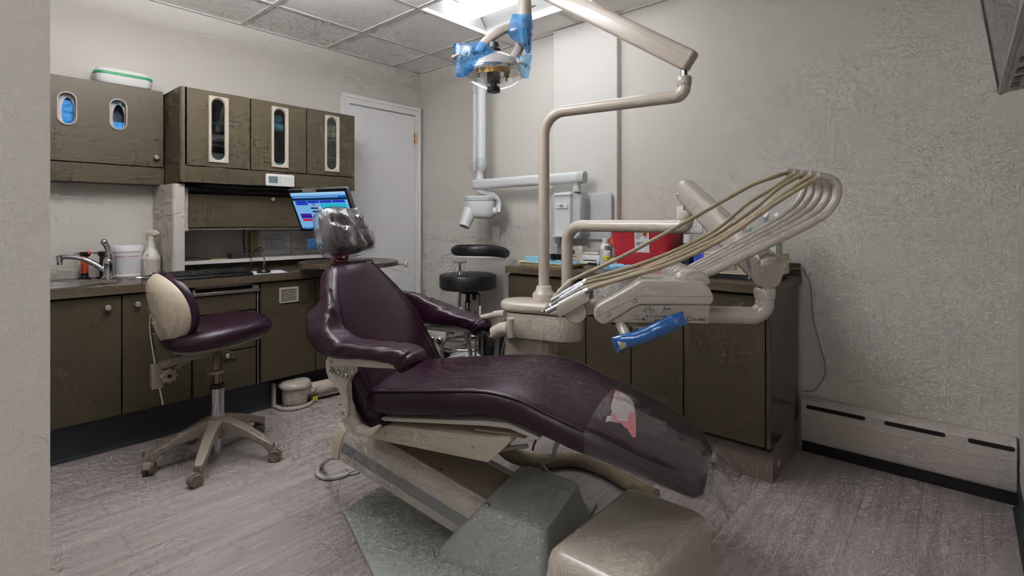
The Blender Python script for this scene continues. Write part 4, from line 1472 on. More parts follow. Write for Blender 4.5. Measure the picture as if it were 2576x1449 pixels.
# ribbed whip hinge on top
U0, Zt = HU(1742, 707)
def hump(v0, v1, r, h, name, m, par):
    secs = []
    for f, v in ((.8, v0), (1, v0 + .006), (1, v1 - .006), (.8, v1)):
        secs.append([HD(U0 + r * f * math.cos(a), v, Zt - .006 + (h * f) * math.sin(a)) for a in [PI * q / 12 for q in range(13)]])
    return B().loft(secs).build(name, m, par, smooth=50)
hump(.004, .044, .042, .033, 'hinge_housing', M_head, du)
VR = [.055, .096, .137, .178, .219]
for v in VR:
    hump(v - .019, v + .019, .038, .034, 'hinge_ring', M_head, du)
whip = [(1748, 702), (1820, 670), (1930, 616), (2010, 577), (2046, 558), (2078, 537), (2100, 508), (2107, 478), (2100, 458), (2083, 447), (2062, 444)]
UW = [HU(px, py, VR[0]) for px, py in whip]
tips = []
for i, v in enumerate(VR):
    kk = i / 4
    pts = [HD(u, v + .02 * kk * j / 10, z + .028 * kk * min(1, j / 6)) for j, (u, z) in enumerate(UW)]
    B().tube(smoothpath(pts, 5), .0098, 14).build('whip', M_head, du, smooth=60)
    tips.append(pts[-1])
    q = pts[-1] - pts[-2]
    B().tube([pts[-1] - q.normalized() * .004, pts[-1] + q.normalized() * .004], .0101, 14).build('whip_end', M_grayp, du)
# bracket and holder block at the doctor's end
hl = [(1397, 783), (1399, 776), (1404, 772), (1462, 741), (1470, 741), (1474, 744), (1484, 758), (1482, 763), (1410, 803), (1404, 804)]
hold = hprism(hl, .03, .24, .006).build('instrument_holder', M_head, du)
for v in VR:
    B().tube([HP(1415, 770, v), HP(1462, 745, v)], .0085, 10).build('holder_slot', M_gap, hold)
B().lathe([(.0, -.001), (.026, 0), (.028, .004), (.028, .09), (.026, .094)], axis(HP(1448, 786, .05), E2), n=26).build('pivot_hub', M_head, du)
hprism([(1447, 775), (1500, 768), (1515, 800), (1462, 812), (1444, 805)], .07, .13, .006).build('holder_arm', M_head, du)
# handle bar with its sleeve
VB = -.025
B().tube([HP(1557, 812, .03), HP(1566, 826, .0), HP(1582, 858, VB)], .0125, 14).build('handle_post', M_head, du)
B().lathe([(.020, 0), (.020, .02)], axis(HP(1557, 814, .035), UP), n=20).build('post_collar', M_blk, du)
B().tube([HP(1556, 867, VB), HP(1600, 852, VB), HP(1660, 826, VB), HP(1700, 806, VB)], [.013, .014, .014, .012], 14).build('handle_bar', M_grayp, du)
# arm: tube from the head, elbow, spring arm, stub, tube to the console pole
el = W(1918, 790, d=1.16)
h0 = HP(1770, 791, .165)
el = V((h0.x, h0.y, 0)) + E1 * .150; el.z = h0.z
b = B()
b.tube(bendpath([h0, el, el + UP * .070], .034, 12), .0225, 20)
b.build('lower_tube', M_head, du, smooth=60)
e2 = el + UP * .070
B().lathe([(.0245, 0), (.0255, .004), (.0255, .022), (.023, .026)], Matrix.Translation(e2 - UP * .024), 24).build('elbow_collar', M_head, du)
B().lathe([(.0165, 0), (.0165, .035)], Matrix.Translation(e2), 24).build('elbow_pin', M_chrome, du)
p2 = K(-.745, 2.03, 0)
ARM = W(1728, 570, d=1.76)
zb = 1.108
pa = bendpath([p2 + UP * (CZ_ - .01), p2 + UP * zb, V((ARM.x, ARM.y, zb - .002))], .075, 12)
b = B()
b.tube(pa[:-1] + bendpath([pa[-2], V((ARM.x, ARM.y, zb - .002)), V((ARM.x, ARM.y, zb + .048))], .035, 10)[1:], .0235, 20)
b.build('upper_tube', M_tan, du, smooth=60)
ap = V((ARM.x, ARM.y, zb + .045))
B().lathe([(.025, -.02), (.026, -.015), (.026, .004), (.023, .008)], Matrix.Translation(ap), 24).build('collar', M_tan, du)
B().lathe([(.0125, 0), (.0125, .04)], Matrix.Translation(ap), 18).build('pivot_pin', M_chrome, du)
s0, s1 = ap + UP * .072, e2 + UP * .052
bd = (s1 - s0).normalized()
sd = bd.cross(UP).normalized()
un = sd.cross(bd)
def sbeam(x0, x1, prof, name, par):
    secs = []
    for x, f in ((x0 - .028, .82), (x0 - .018, .97), (x0, 1), (x1, 1.12), (x1 + .026, 1.12), (x1 + .036, .95)):
        secs.append([s0 + bd * x + sd * (p[0] * f) + un * (p[1] * f) for p in prof])
    return B().loft(secs).build(name, M_head, par, smooth=50)
sbeam(0, (s1 - s0).length, rrect(.058, .078, .022, 5), 'spring_arm', du)
for q, o in ((s0 - un * .01, .029), (s1 - un * .03, .033)):
    screw(du, q + sd * o, sd, .0045, M_steel)
    screw(du, q - sd * o, -sd, .0045, M_steel)
# sleeve on the handle bar
tp = [HP(*p, VB) for p in ((1536, 852), (1556, 842), (1600, 831), (1650, 810), (1690, 792), (1716, 783))]
bt = [HP(*p, VB) for p in ((1552, 888), (1575, 878), (1620, 863), (1665, 846), (1705, 828), (1729, 815))]
sleeve(tp, bt, film('deep_blue_film', '#4aa3e6', '#1d74c8', .42, .5, .06, 12, .5), -E2, .019, 3.3, label='bright blue plastic sleeve over the handle bar below the delivery unit', wr=.002)
# clear film over the sloping top of the head
def topfilm(u, v):
    a, c = HP(1500, 768, .02), HP(1620, 703, .02)
    p = a.lerp(c, u)
    return p + E2 * (.235 * v) + UP * (.007 + .004 * noise.noise(V((u * 9, v * 7, 1)))) - E1 * .004
tag(B().sheet(topfilm, 18, 18).build('clear_film', M_clear, smooth=60), 'clear plastic film lying over the sloping top of the delivery unit', 'plastic cover')

# ---- the five hand instruments resting in the holder, each with its hose
M_hose = mat('beige_hose', '#93866c', .4)
def instrument(label, px_end, px_tip, v, prof, m, hose, rod, rh=.0054, extra=None):
    a, t = HP(*px_end, v), HP(*px_tip, v)
    d = (t - a)
    o = thing('handpiece', label, 'handpiece', a, 'hand instruments in the holder')
    L0 = d.length
    B().lathe([(r, f * L0) for f, r in prof], axis(a, d), n=18).build('body', m, o, smooth=30)
    if extra:
        for nm, f0, f1, r, mm in extra:
            B().lathe([(r * .96, f0 * L0), (r, f0 * L0 + .001), (r, f1 * L0 - .001), (r * .96, f1 * L0)], axis(a, d), n=16).build(nm, mm, o)
    pts = [a + d * .02]
    n = len(hose)
    vr = VR[rod]
    for i, (px, py) in enumerate(hose):
        f = (i + 1) / (n + 1)
        pts.append(HP(px, py, v + (vr - v) * f))
    pts.append(tips[rod])
    B().tube(smoothpath(pts, 6), rh, 10).build('hose', M_hose, o, smooth=60)
    return o
M_hand = mat('handpiece_steel', '#9da1a6', .22, 1)
M_grip = mat('grey_grip', '#5d5b59', .4)
M_clr = mat('smoky_tube', '#b9b2a5', .25)
chp = [(0, .0068), (.10, .0072), (.11, .0062), (.14, .0062), (.15, .0072), (.34, .0074), (.35, .0066), (.40, .0066), (.41, .0074), (.68, .0076), (.69, .0056), (1, .0058), (1.001, .004)]
instrument('beige hosed syringe with a clear sleeve, farthest in the instrument holder', (1436, 706), (1392, 748), .232, [(0, .0075), (.7, .007), (.72, .005), (1, .0035)], M_clr, [(1455, 697), (1560, 648), (1690, 578), (1800, 516), (1890, 466), (1945, 446)], 4)
rib = [('knurl', .52 + i * .035, .535 + i * .035, .0074, M_steel) for i in range(6)]
instrument('chrome handpiece second from the back of the instrument holder', (1476, 705), (1388, 756), .182, chp, M_hand, [(1490, 700), (1600, 668), (1700, 630), (1800, 578), (1880, 512), (1950, 470)], 3, extra=rib)
instrument('chrome ribbed handpiece in the middle of the instrument holder', (1468, 716), (1386, 768), .142, chp, M_hand, [(1482, 710), (1590, 684), (1690, 645), (1790, 596), (1890, 530), (1960, 472)], 2, extra=rib)
instrument('syringe with a dark grey grip and pale tip in the instrument holder', (1462, 728), (1363, 786), .102, [(0, .006), (.3, .0062), (.31, .0085), (.55, .0105), (.86, .0095), (.9, .005), (1, .0032)], M_grip, [(1476, 722), (1570, 698), (1660, 664), (1750, 626), (1850, 575), (1960, 496)], 1, extra=[('tip', .9, 1.0, .0042, M_grayp), ('button', .72, .78, .0108, M_chrome)])
instrument('thick chrome handpiece nearest the viewer in the instrument holder', (1480, 729), (1374, 785), .062, [(f, r * 1.12) for f, r in chp], M_hand, [(1496, 722), (1580, 697), (1660, 673), (1740, 641), (1840, 588), (1960, 505)], 0)
# ================================================================== right counter
XC, XF, ZT = 2.335, 2.358, .855
CY0, CY1 = .615, 2.10
rt = B()
rt.box((XC, CY0 - .004, ZT - .038), (2.85, CY1, ZT))
rt.box((2.85, CY0 - .004, ZT - .038), (XW - .002, 1.627, ZT))
tag(rt.build('countertop', M_lamtop, smooth=20), 'brown countertop along the right wall carrying the red sharps bin', 'countertop')
tag(bx((XW - .022, CY0, ZT + .0005), (XW - .002, 1.627, ZT + .062), .002, 1).build('backsplash', M_lam), 'low brown backsplash strip behind the right counter', 'backsplash')
def rlower(y0, y1, label, splits, drawer=()):
    o = thing('base_cabinet', label, 'cabinet', (2.6, (y0 + y1) / 2, 0))
    c = B()
    c.box((XF + .022, y0 + .001, .158), (2.849, y1 - .001, ZT - .0385))
    c.build('carcass', M_lam, o, smooth=0)
    bx((XF + .02, y0 + .001, .158), (XF + .0215, y1 - .001, ZT - .0385)).build('front_gap', M_gap, o, smooth=0)
    for nm, a, b_, z0, z1 in splits:
        bx((XF, a + .003, z0 + .002), (XF + .019, b_ - .003, z1 - .002), .0015, 1).build(nm, M_lam, o)
    return o
zt = ZT - .048
rlower(1.537, CY1, 'brown base cabinet at the left end of the right counter beside the black stool', [('drawer', 1.537, CY1, .62, zt), ('door', 1.537, CY1, .16, .618)])
rlower(1.267, 1.537, 'brown drawer cabinet second from the left under the right counter', [('drawer', 1.267, 1.537, .62, zt), ('door', 1.267, 1.537, .16, .618)])
o = rlower(.994, 1.267, 'brown base cabinet under the delivery unit, third from the left', [('drawer', .994, 1.267, .72, zt), ('door', .994, 1.267, .16, .718)])
o = rlower(CY0 + .02, .994, 'brown base cabinet at the near end of the right counter', [('drawer', CY0 + .02, .994, .72, zt), ('door', CY0 + .02, .994, .16, .718)])
M_endp = mat('dark_glossy_laminate', '#4a4036', .25)
bx((XF + .003, CY0, .158), (XW - .064, CY0 + .019, ZT - .0385), .002, 1).build('end_panel', M_endp, o)
M_kick = mat('taupe_toe_board', '#7d7067', .45)
k = B()
k.box((2.405, CY0 + .004, .0005), (2.84, CY1 - .05, .1575), .001, 1)
tb = tag(k.build('toe_board', M_kick), 'taupe toe board under the right counter with a white spot at its end', 'toe board')
B().lathe([(.014, 0), (.014, .0012), (.0003, .0013)], axis((2.50, CY0 + .004, .055), (0, -1, 0)) , n=18).build('white_spot', M_white, tb)
struct(bx((XF + .01, CY0 + .002, .146), (2.404, CY1 - .05, .1572)).build('trim_3', M_gap, keep=True))

# ---- things on it (left to right)
M_tray = mat('pale_yellow_plastic', '#e3d3a0', .35)
TC = V((2.52, 1.93, ZT))
def tray_sec(f, z, g=0):
    a = R(-2)
    pts = rrect(.19 * f + g, .40 * f + g, .03, 5)
    return [V((TC.x + p[0] * math.cos(a) - p[1] * math.sin(a), TC.y + p[0] * math.sin(a) + p[1] * math.cos(a), TC.z + z)) for p in pts]
# stays clear of the counter's end
TC.y = 1.885
b = B()
b.loft([tray_sec(.90, .001), tray_sec(1.0, .022), tray_sec(1.0, .024, .016), tray_sec(1.0, .026, .014), tray_sec(.985, .024), tray_sec(.89, .004)])
tag(b.build('instrument_tray', M_tray), 'pale yellow plastic tray on the left end of the right counter', 'tray')
M_pk = mat('sky_blue_wrap', '#8cc6e4', .6, bump=.5, bscale=24)
def crumple_box(c, size, rot, seed, amp=.008):
    b = B()
    T = Matrix.Translation(V(c)) @ Matrix.Rotation(rot, 4, 'Z')
    n = 7
    b.box((-size[0] / 2, -size[1] / 2, 0), (size[0] / 2, size[1] / 2, size[2]))
    bmesh.ops.subdivide_edges(b.bm, edges=b.bm.edges[:], cuts=7, use_grid_fill=True)
    for q in b.bm.verts:
        d = noise.noise_vector(q.co * 34 + V((seed, seed, 0))) * amp
        if q.co.z < .001: d.z = 0
        q.co += d
    bmesh.ops.transform(b.bm, matrix=T, verts=b.bm.verts)
    return b
tag(crumple_box((2.53, 1.985, ZT + .005), (.12, .15, .048), 0, 3, .004).build('wrapped_pack', M_pk), 'light blue wrapped pack lying on the left half of the yellow tray', 'pack')
tag(crumple_box((2.53, 1.80, ZT + .006), (.13, .17, .022), .1, 9, .012).build('wrapped_pack', M_pk), 'crumpled light blue wrapper on the right half of the yellow tray', 'pack')
gl = thing('safety_glasses', 'dark wraparound safety glasses on the blue wrapper in the tray', 'glasses', (2.47, 1.81, ZT + .03))
M_dark = film('smoked_lens', '#4a5a6a', '#1d2733', .5, .5, .05, 3, .02)
gp = V((2.468, 1.81, ZT + .052))
def lensf(u, v):
    a = R(-70 + 140 * u)
    return gp + V((.03 - .05 * math.cos(a), -.07 * math.sin(a), .018 * (v * 2 - 1) * (1 - .3 * abs(u - .5) * 2) + .012))
B().sheet(lensf, 20, 4, .002).build('lens', M_dark, gl)
b = B()
for s_ in (-1, 1):
    b.tube(smoothpath([gp + V((.012, .066 * s_, .018)), gp + V((.05, .07 * s_, .016)), gp + V((.10, .066 * s_, .008))], 5), .0022, 8)
b.build('temple_arms', M_black, gl)

def bottle(name, label, cat, c, prof, m, n=24, group=None):
    o = thing(name, label, cat, c, group)
    B().lathe(prof, Matrix.Translation(V(c)), n).build('body', m, o, smooth=40)
    return o
# small dispensers behind the tray
ac = thing('acrylic_dispenser', 'clear acrylic dispenser with a grey knob behind the poles', 'dispenser', (2.81, 2.05, ZT))
M_acr = film('acrylic', '#fafafa', '#dfe4e4', .25, .25, .08, 4, .05)
bx((2.77, 2.02, ZT + .0005), (2.845, 2.085, ZT + .12), .003, 1).build('housing', M_acr, ac)
B().lathe([(.006, .04), (.006, .125), (.024, .128), (.024, .155), (.012, .158), (.012, .168), (.018, .17), (.0003, .171)], Matrix.Translation((2.805, 2.05, ZT)), 20).build('knob', mat('slate_grey', '#6b7075', .45), ac)
rl = thing('cotton_roll_stack', 'white stacked rolls in a dispenser behind the second pole', 'dispenser', (2.80, 1.965, ZT))
for i in range(4):
    B().tube([V((2.80, 1.935, ZT + .027 + .025 * i)), V((2.80, 2.0, ZT + .027 + .025 * i))], .0125, 14).build('roll', M_white, rl)
bx((2.78, 1.93, ZT + .0005), (2.82, 2.005, ZT + .014), .002, 1).build('base', M_acr, rl)
bxo = thing('plastic_box', 'off white upright box with a dark triangle mark beside the second pole', 'box', (2.80, 1.855, ZT))
bx((2.765, 1.83, ZT + .0005), (2.835, 1.905, ZT + .117), .007, 2).build('shell', mat('offwhite_plastic', '#d8d2c8', .4), bxo)
T = MX((2.7648, 1.895, ZT + .075), (0, -1, 0), (0, 0, 1), (-1, 0, 0))
B().prism([(-.012, -.012), (.010, -.012), (.010, -.008), (.006, .014), (-.004, .014)], 0, .0006, T).build('mark', M_ink, bxo)
ps = thing('label_printer', 'small white tape dispenser like device with a raised front bar', 'device', (2.78, 1.70, ZT))
T0 = Matrix.Translation((2.80, 1.76, ZT))
bx((-.035, -.055, .028), (.035, .075, .062), .006, 2, T0).build('body', M_white, ps)
bx((-.034, -.048, .0625), (.03, .07, .079), .007, 2, T0).build('top_cover', mat('ivory_plastic', '#d9d3c6', .4), ps)
bx((-.02, -.045, .08), (.03, .065, .105), .002, 1, T0).build('clear_tray', M_acr, ps)
for y in (-.05, .07):
    bx((-.045, y - .006, .0005), (.035, y + .006, .03), .003, 1, T0).build('foot', M_white, ps)
bx((-.047, -.05, .012), (-.04, .07, .024), .002, 1, T0).build('front_bar', M_whiteh, ps)
B().text('AeroScan', .016, MX((2.7645, 1.79, ZT + .045), (0, -1, 0), (0, 0, 1), (-1, 0, 0))).build('lettering', mat('pale_grey_print', '#b9bcc0', .5), ps) if False else None

bo = bottle('spray_bottle', 'white round aerosol can with a blue emblem left of the orange disc', 'can', (2.79, 1.672, ZT), [(.030, .0005), (.0345, .003), (.0345, .108), (.033, .118), (.026, .13), (.0215, .135)], M_white)
B().lathe([(.0212, .135), (.0212, .166), (.019, .168), (.0003, .168)], Matrix.Translation((2.79, 1.672, ZT)), 24).build('cap', M_whiteh, bo)
M_prn = printed('grey_fine_print', '#dfe0e4', '#7b7f88', 260, .5)
lb = B()
cb_ = V((2.79, 1.672, ZT))
def wrap(c, r, a0, a1, z0, z1, n=16, dr=.0004):
    return lambda u, v: V(c) + V(((r + dr) * math.cos(a0 + (a1 - a0) * u), (r + dr) * math.sin(a0 + (a1 - a0) * u), z0 + (z1 - z0) * v))
va = math.atan2(-1.672, -2.79)
lb.sheet(wrap(cb_, .0345, va - 1.3, va + 1.5, .012, .104), 20, 1, .0003)
lb.build('label', M_prn, bo)
em = B()
def emb(u, v): return wrap(cb_, .0345, va + .05, va + .30, .055, .082, dr=.001)(u, v)
em.sheet(emb, 6, 2, .0003)
em.sheet(lambda u, v: wrap(cb_, .0345, va - .1, va + .55, .030, .042, dr=.001)(u, v * .35 + .5 * (2 * u - 1) ** 2), 12, 2, .0003)
em.build('emblem', mat('navy_print', '#1f3f8f', .5), bo)
mdl = thing('orange_disc_device', 'translucent orange disc on a clear stem standing beside the white can', 'device', (2.74, 1.585, ZT))
M_or = film('orange_shield', '#ff8a3a', '#f0662a', .55, .4, .1, 3, .05)
oc = V((2.74, 1.585, ZT))
B().lathe([(.0003, -.002), (.032, -.001), (.033, 0), (.032, .001), (.0003, .002)], axis(oc + V((-.012, -.012, .155)), (-.86, -.5, .1)), 30).build('disc', M_or, mdl)
B().lathe([(.030, .0005), (.031, .004), (.031, .03), (.026, .045), (.013, .052), (.0003, .053)], Matrix.Translation(oc), 24).build('base', mat('pinkish_white', '#e5d8d4', .35), mdl)
st_ = B()
for i in range(7):
    z = .053 + i * .011
    st_.lathe([(.008, z), (.013, z + .002), (.013, z + .008), (.008, z + .011)], Matrix.Translation(oc), 16)
st_.tube([oc + V((0, 0, .13)), oc + V((0, 0, .205))], .004, 10)
st_.build('stem', M_acr, mdl)

# sharps container
shp = thing('sharps_container', 'red sharps container with a white biohazard label on the right counter', 'sharps bin', (2.79, 1.42, ZT))
M_red = mat('red_plastic_bin', '#c2303c', .3, var=.05, vscale=4)
b = B()
secs = []
for f, z in ((.80, .0005), (.82, .012), (1.0, .225), (1.03, .23), (1.03, .245), (.98, .25)):
    secs.append([V((2.785 + p[0] * f, 1.40 + p[1] * f, ZT + z)) for p in rrect(.17, .385, .03, 5)])
b.loft(secs)
b.build('bin', M_red, shp)
bx((2.72, 1.24, ZT + .2505), (2.85, 1.56, ZT + .262), .008, 2).build('lid', film('pink_clear_lid', '#f3d4d6', '#e3aab0', .3, .4, .1, 3, .05), shp)
ly, lz0, lz1 = 1.385, ZT + .095, ZT + .235
def face_x(z): return 2.785 - .085 * (.82 + .18 * (z - ZT) / .225) - .0008
def lab(u, v):
    z = lz0 + (lz1 - lz0) * v
    return (face_x(z), ly + .045 - .09 * u, z)
B().sheet(lab, 2, 2, .0004).build('label', M_paper, shp)
b = B()
rnd = random.Random(4)
for i in range(13):
    z = lz0 + .04 + i * .0072
    if i in (3, 4): continue
    w_ = rnd.uniform(.02, .07)
    b.box((face_x(z) - .0007, ly + .038 - w_, z), (face_x(z) - .0002, ly + .038, z + .002 + (.0012 if i in (0, 1, 12) else 0)))
b.build('label_print', M_ink, shp, smooth=0)
T = MX((face_x(lz0 + .105) - .0006, ly - .022, lz0 + .105), (0, -1, 0), (0, 0, 1), (-1, 0, 0))
B().lathe([(.015, 0), (.015, .0006), (.0003, .0006)], T, 24).build('hazard_disc', mat('orange_print', '#e87722', .5), shp)
b = B()
for q in range(3):
    a = R(90 + 120 * q)
    c0 = (.0052 * math.cos(a), .0052 * math.sin(a))
    b.ring([(c0[0] + .0058 * math.cos(2 * PI * j / 20), c0[1] + .0058 * math.sin(2 * PI * j / 20)) for j in range(20)], [(c0[0] * 1.25 + .0040 * math.cos(2 * PI * j / 20), c0[1] * 1.25 + .0040 * math.sin(2 * PI * j / 20)) for j in range(20)], .0006, .001, T)
b.ring([(.0062 * math.cos(2 * PI * j / 20), .0062 * math.sin(2 * PI * j / 20)) for j in range(20)], [(.0050 * math.cos(2 * PI * j / 20), .0050 * math.sin(2 * PI * j / 20)) for j in range(20)], .0006, .001, T)
b.build('hazard_symbol', M_black, shp)
b = B()
T2 = MX((face_x(lz0 + .05) - .0006, ly + .0, lz0 + .055), (0, -1, 0), (0, 0, 1), (-1, 0, 0))
b.text('MEDIUM RED', .0105, T2)
b.build('label_lettering', M_ink, shp, smooth=0)

yb = bottle('dropper_bottle', 'small white bottle with a yellow band left of the red sharps container', 'bottle', (2.72, 1.622, ZT), [(.022, .0005), (.024, .003), (.024, .085), (.020, .095), (.012, .1)], mat('milky_bottle', '#d9d4cb', .4))
B().lathe([(.0145, .1), (.0145, .125), (.0003, .126)], Matrix.Translation((2.72, 1.622, ZT)), 18).build('cap', mat('slate_cap', '#7b8088', .5), yb)
B().lathe([(.0244, .040), (.0244, .062)], Matrix.Translation((2.72, 1.622, ZT)), 24, cap=False).build('band', mat('yellow_band', '#f0d722', .5), yb)
T = MX((2.72 - .0247 * .75, 1.622 - .0247 * .66, ZT + .051), (.66, -.75, 0), (0, 0, 1), (-.75, -.66, 0))
B().text('IODE', .011, T).build('lettering', M_ink, yb, smooth=0)
tag(crumple_box((2.60, 1.49, ZT + .001), (.10, .17, .022), .15, 17, .014).build('wrapped_pack', M_pk), 'torn light blue wrapper on the counter in front of the red sharps container', 'pack')

wb = bottle('white_capped_bottle', 'tall bottle with a large white cap right of the red sharps container', 'bottle', (2.80, 1.155, ZT), [(.026, .0005), (.03, .003), (.03, .13), (.022, .15)], mat('navy_bottle', '#2c2f55', .3))
B().lathe([(.026, .151), (.0245, .2), (.0003, .201)], Matrix.Translation((2.80, 1.155, ZT)), 22).build('cap', M_white, wb)
tag(bx((2.74, 1.02, ZT + .0005), (2.84, 1.1, ZT + .10), .004, 1).build('blue_carton', mat('blue_carton_card', '#2e54c0', .5)), 'blue carton between the white capped bottle and the tissue box', 'box')

# cream ribbed device, tissue box on top
rbx = thing('ribbed_device', 'cream ribbed electronic device under the tissue box', 'device', (2.66, .77, ZT))
M_crm = mat('aged_cream_plastic', '#cfc6b0', .4)
X0, X1, Y0, Y1 = 2.50, 2.74, .632, .955
bx((X0 + .008, Y0 + .008, ZT + .0005), (X1 - .008, Y1 - .008, ZT + .022), .002, 1).build('base', M_blk, rbx)
b = B()
for i in range(11):
    z = ZT + .022 + i * .008
    b.box((X0, Y0, z), (X1, Y1, z + .0055), .0015, 1)
b.box((X0 + .003, Y0 + .003, ZT + .022), (X1 - .003, Y1 - .003, ZT + .11))
b.build('ribbed_case', M_crm, rbx, smooth=20)
bx((X0 + .004, Y0 - .0012, ZT + .024), (X1 - .004, Y0 + .004, ZT + .112), .002, 1).build('side_panel', M_crm, rbx)
bx((X0 + .002, Y0 + .002, ZT + .1105), (X1 - .002, Y1 - .002, ZT + .122), .004, 2).build('top_plate', M_crm, rbx)
bx((X0 - .0015, .80, ZT + .045), (X0 + .001, .90, ZT + .075), .0008, 1).build('display', mat('grey_display', '#8e9096', .25), rbx)
tb_ = thing('tissue_box', 'tissue box with teal and white circle pattern on the ribbed device', 'tissue box', (2.62, .73, ZT + .1225))
m, nt, N, L, p = nodes('tissue_pattern')
tc = N.new('ShaderNodeTexCoord'); vo = N.new('ShaderNodeTexVoronoi'); vo.inputs['Scale'].default_value = 26
mp = N.new('ShaderNodeMapping'); L.new(tc.outputs['Object'], mp.inputs[0]); L.new(mp.outputs[0], vo.inputs['Vector'])
lt_ = N.new('ShaderNodeMath'); lt_.operation = 'LESS_THAN'; lt_.inputs[1].default_value = .46; L.new(vo.outputs['Distance'], lt_.inputs[0])
sp_ = N.new('ShaderNodeSeparateXYZ'); L.new(tc.outputs['Object'], sp_.inputs[0])
ht = N.new('ShaderNodeMapRange'); ht.inputs[1].default_value = ZT + .15; ht.inputs[2].default_value = ZT + .24; L.new(sp_.outputs['Z'], ht.inputs[0])
r1 = N.new('ShaderNodeValToRGB'); e = r1.color_ramp.elements; e[0].color = lin('#b9c2b8'); e[1].color = lin('#1f8e92'); L.new(ht.outputs[0], r1.inputs[0])
mx = N.new('ShaderNodeMix'); mx.data_type = 'RGBA'; mx.inputs[7].default_value = lin('#c5d2cc')
sc_ = N.new('ShaderNodeMath'); sc_.operation = 'MULTIPLY'; sc_.inputs[1].default_value = .55; L.new(lt_.outputs[0], sc_.inputs[0])
L.new(sc_.outputs[0], mx.inputs[0]); L.new(r1.outputs[0], mx.inputs[6]); L.new(mx.outputs[2], p.inputs['Base Color'])
bx((2.56, .645, ZT + .123), (2.675, .76, ZT + .245), .001, 1).build('carton', m, tb_)
def tis(u, v):
    a = 2 * PI * u
    r_ = .012 + .03 * v + .010 * math.sin(a * 3) * v
    return (2.617 + r_ * math.cos(a), .702 + r_ * math.sin(a), ZT + .246 + .055 * v + .012 * math.sin(a * 5 + 1) * v)
B().sheet(tis, 40, 8).build('tissue', M_paper, tb_)

# cord on the wall
cd = B()
cd.tube(smoothpath([(2.72, .628, .90), (2.83, .6, .896), (2.885, .595, .87), (2.887, .572, .807), (2.887, .559, .651), (2.887, .525, .50), (2.887, .508, .43), (2.887, .513, .37), (2.887, .55, .30), (2.886, .585, .285), (2.884, .612, .282)], 6), .0028, 8)
tag(cd.build('power_cord', mat('grey_cord', '#8d857e', .5)), 'thin grey cord hanging down the wall right of the brown counter', 'cord')
cd = B()
cd.tube(smoothpath([W(1716, 585, X=2.88), W(1718, 600, X=2.88), W(1714, 620, X=2.87), W(1702, 632, X=2.86)], 6), .003, 8)
tag(cd.build('power_cord', M_black), 'short black cord below the wall outlet behind the sharps container', 'cord')

# ---- wall mounted x-ray unit
XP = 2.851
xr = thing('xray_unit', 'white wall mounted x-ray unit with folded arm and camera head', 'x-ray unit', (2.80, 1.9, 1.0))
M_xw = mat('xray_white', '#d3d6d6', .38)
M_xg = mat('xray_grey', '#bcc0c1', .4)
T = MX((XP - .0005, 1.89, 1.16), (0, -1, 0), (0, 0, 1), (-1, 0, 0))
B().prism(rrect(.478, .302, .03, 6), 0, .028, T, .010, 3).build('wall_plate', M_xg, xr, smooth=40)
b = B()
hc = [(-.0, 0)]
secs = []
for z, sx, sy in ((.0285, 1, 1), (.08, 1, 1), (.115, .97, .985), (.125, .9, .95)):
    secs.append([T @ V((p[0] * sx - .022, p[1] * sy + .008, z)) for p in rrect(.205, .31, .06, 8)])
b.loft(secs)
b.build('mount_housing', M_xg, xr, smooth=40)
secs = []
for z, sx, sy in ((.10, 1, 1), (.135, .98, .99), (.150, .90, .95)):
    secs.append([T @ V((p[0] * sx - .05, p[1] * sy + .012, z)) for p in rrect(.135, .285, .028, 6)])
fc_ = B().loft(secs).build('front_cover', M_xw, xr, smooth=40)
B().prism(rrect(.095, .030, .003, 2, -.05, .065), .148, .158, T, .002, 1).build('badge_panel', M_xw, fc_)
b = B()   # interlocking loop emblem on the badge
for cx in (-.058, -.05, -.042):
    pts = [T @ V((cx + .0055 * math.cos(a), .0655 + .0065 * math.sin(a) * (1 if True else 1), .1584)) for a in [2 * PI * q / 24 for q in range(25)]]
    b.tube(pts, .0009, 6, cap=False)
b.build('emblem', M_ink, fc_)
secs = []
for y, d0, d1 in ((.172, .02, .118), (.165, .02, .14), (.14, .03, .158), (.125, .06, .152)):
    pass
bx((-.118, .128, .09), (.018, .150, .158), .010, 3, T).build('hood', M_xw, xr)
bx((-.116, -.135, .10), (.016, -.118, .172), .006, 2, T).build('lower_lip', M_xw, xr)
bx((.035, .150, .095), (.053, .156, .108), .001, 1, T).build('power_switch', M_black, xr)
mb = V((2.73, 1.845, 1.325))
B().lathe([(.026, -.01), (.026, .022), (.022, .025), (.020, .05)], Matrix.Translation(mb), 24).build('mast', M_xw, xr)
B().lathe([(.0225, .0), (.0225, .02)], Matrix.Translation(mb + V((0, 0, .026))), 24).build('mast_ring', M_xg, xr)
ya, yb_ = 2.765, 1.80
sec = rrect(.062, .074, .024, 5)
b = B()
b.loft([[V((2.73 + p[0] * f, y, 1.405 + p[1] * f)) for p in sec] for y, f in ((yb_ - .012, .9), (yb_, 1), (ya - .02, .98), (ya - .005, .9))])
b.build('horizontal_arm', M_xw, xr, smooth=40)
for y0, y1 in ((yb_ - .016, yb_ + .03), (ya - .03, ya)):
    B().loft([[V((2.73 + p[0] * f, y, 1.405 + p[1] * f)) for p in sec] for y, f in ((y0, .95), (y0 + .008, 1.04), (y1 - .004, 1.04), (y1, 1.0))]).build('arm_collar', M_xg, xr, smooth=40)
B().lathe([(.030, 1.44), (.028, 1.45), (.028, 1.50), (.030, 1.505)], Matrix.Translation((2.735, 2.715, 0)), 22).build('elbow_joint', M_xw, xr)
def vt(cx, cy, r, z0, z1, name):
    B().lathe([(r, z0), (r, z1)], Matrix.Translation((cx, cy, 0)), 22).build(name, M_xw, xr)
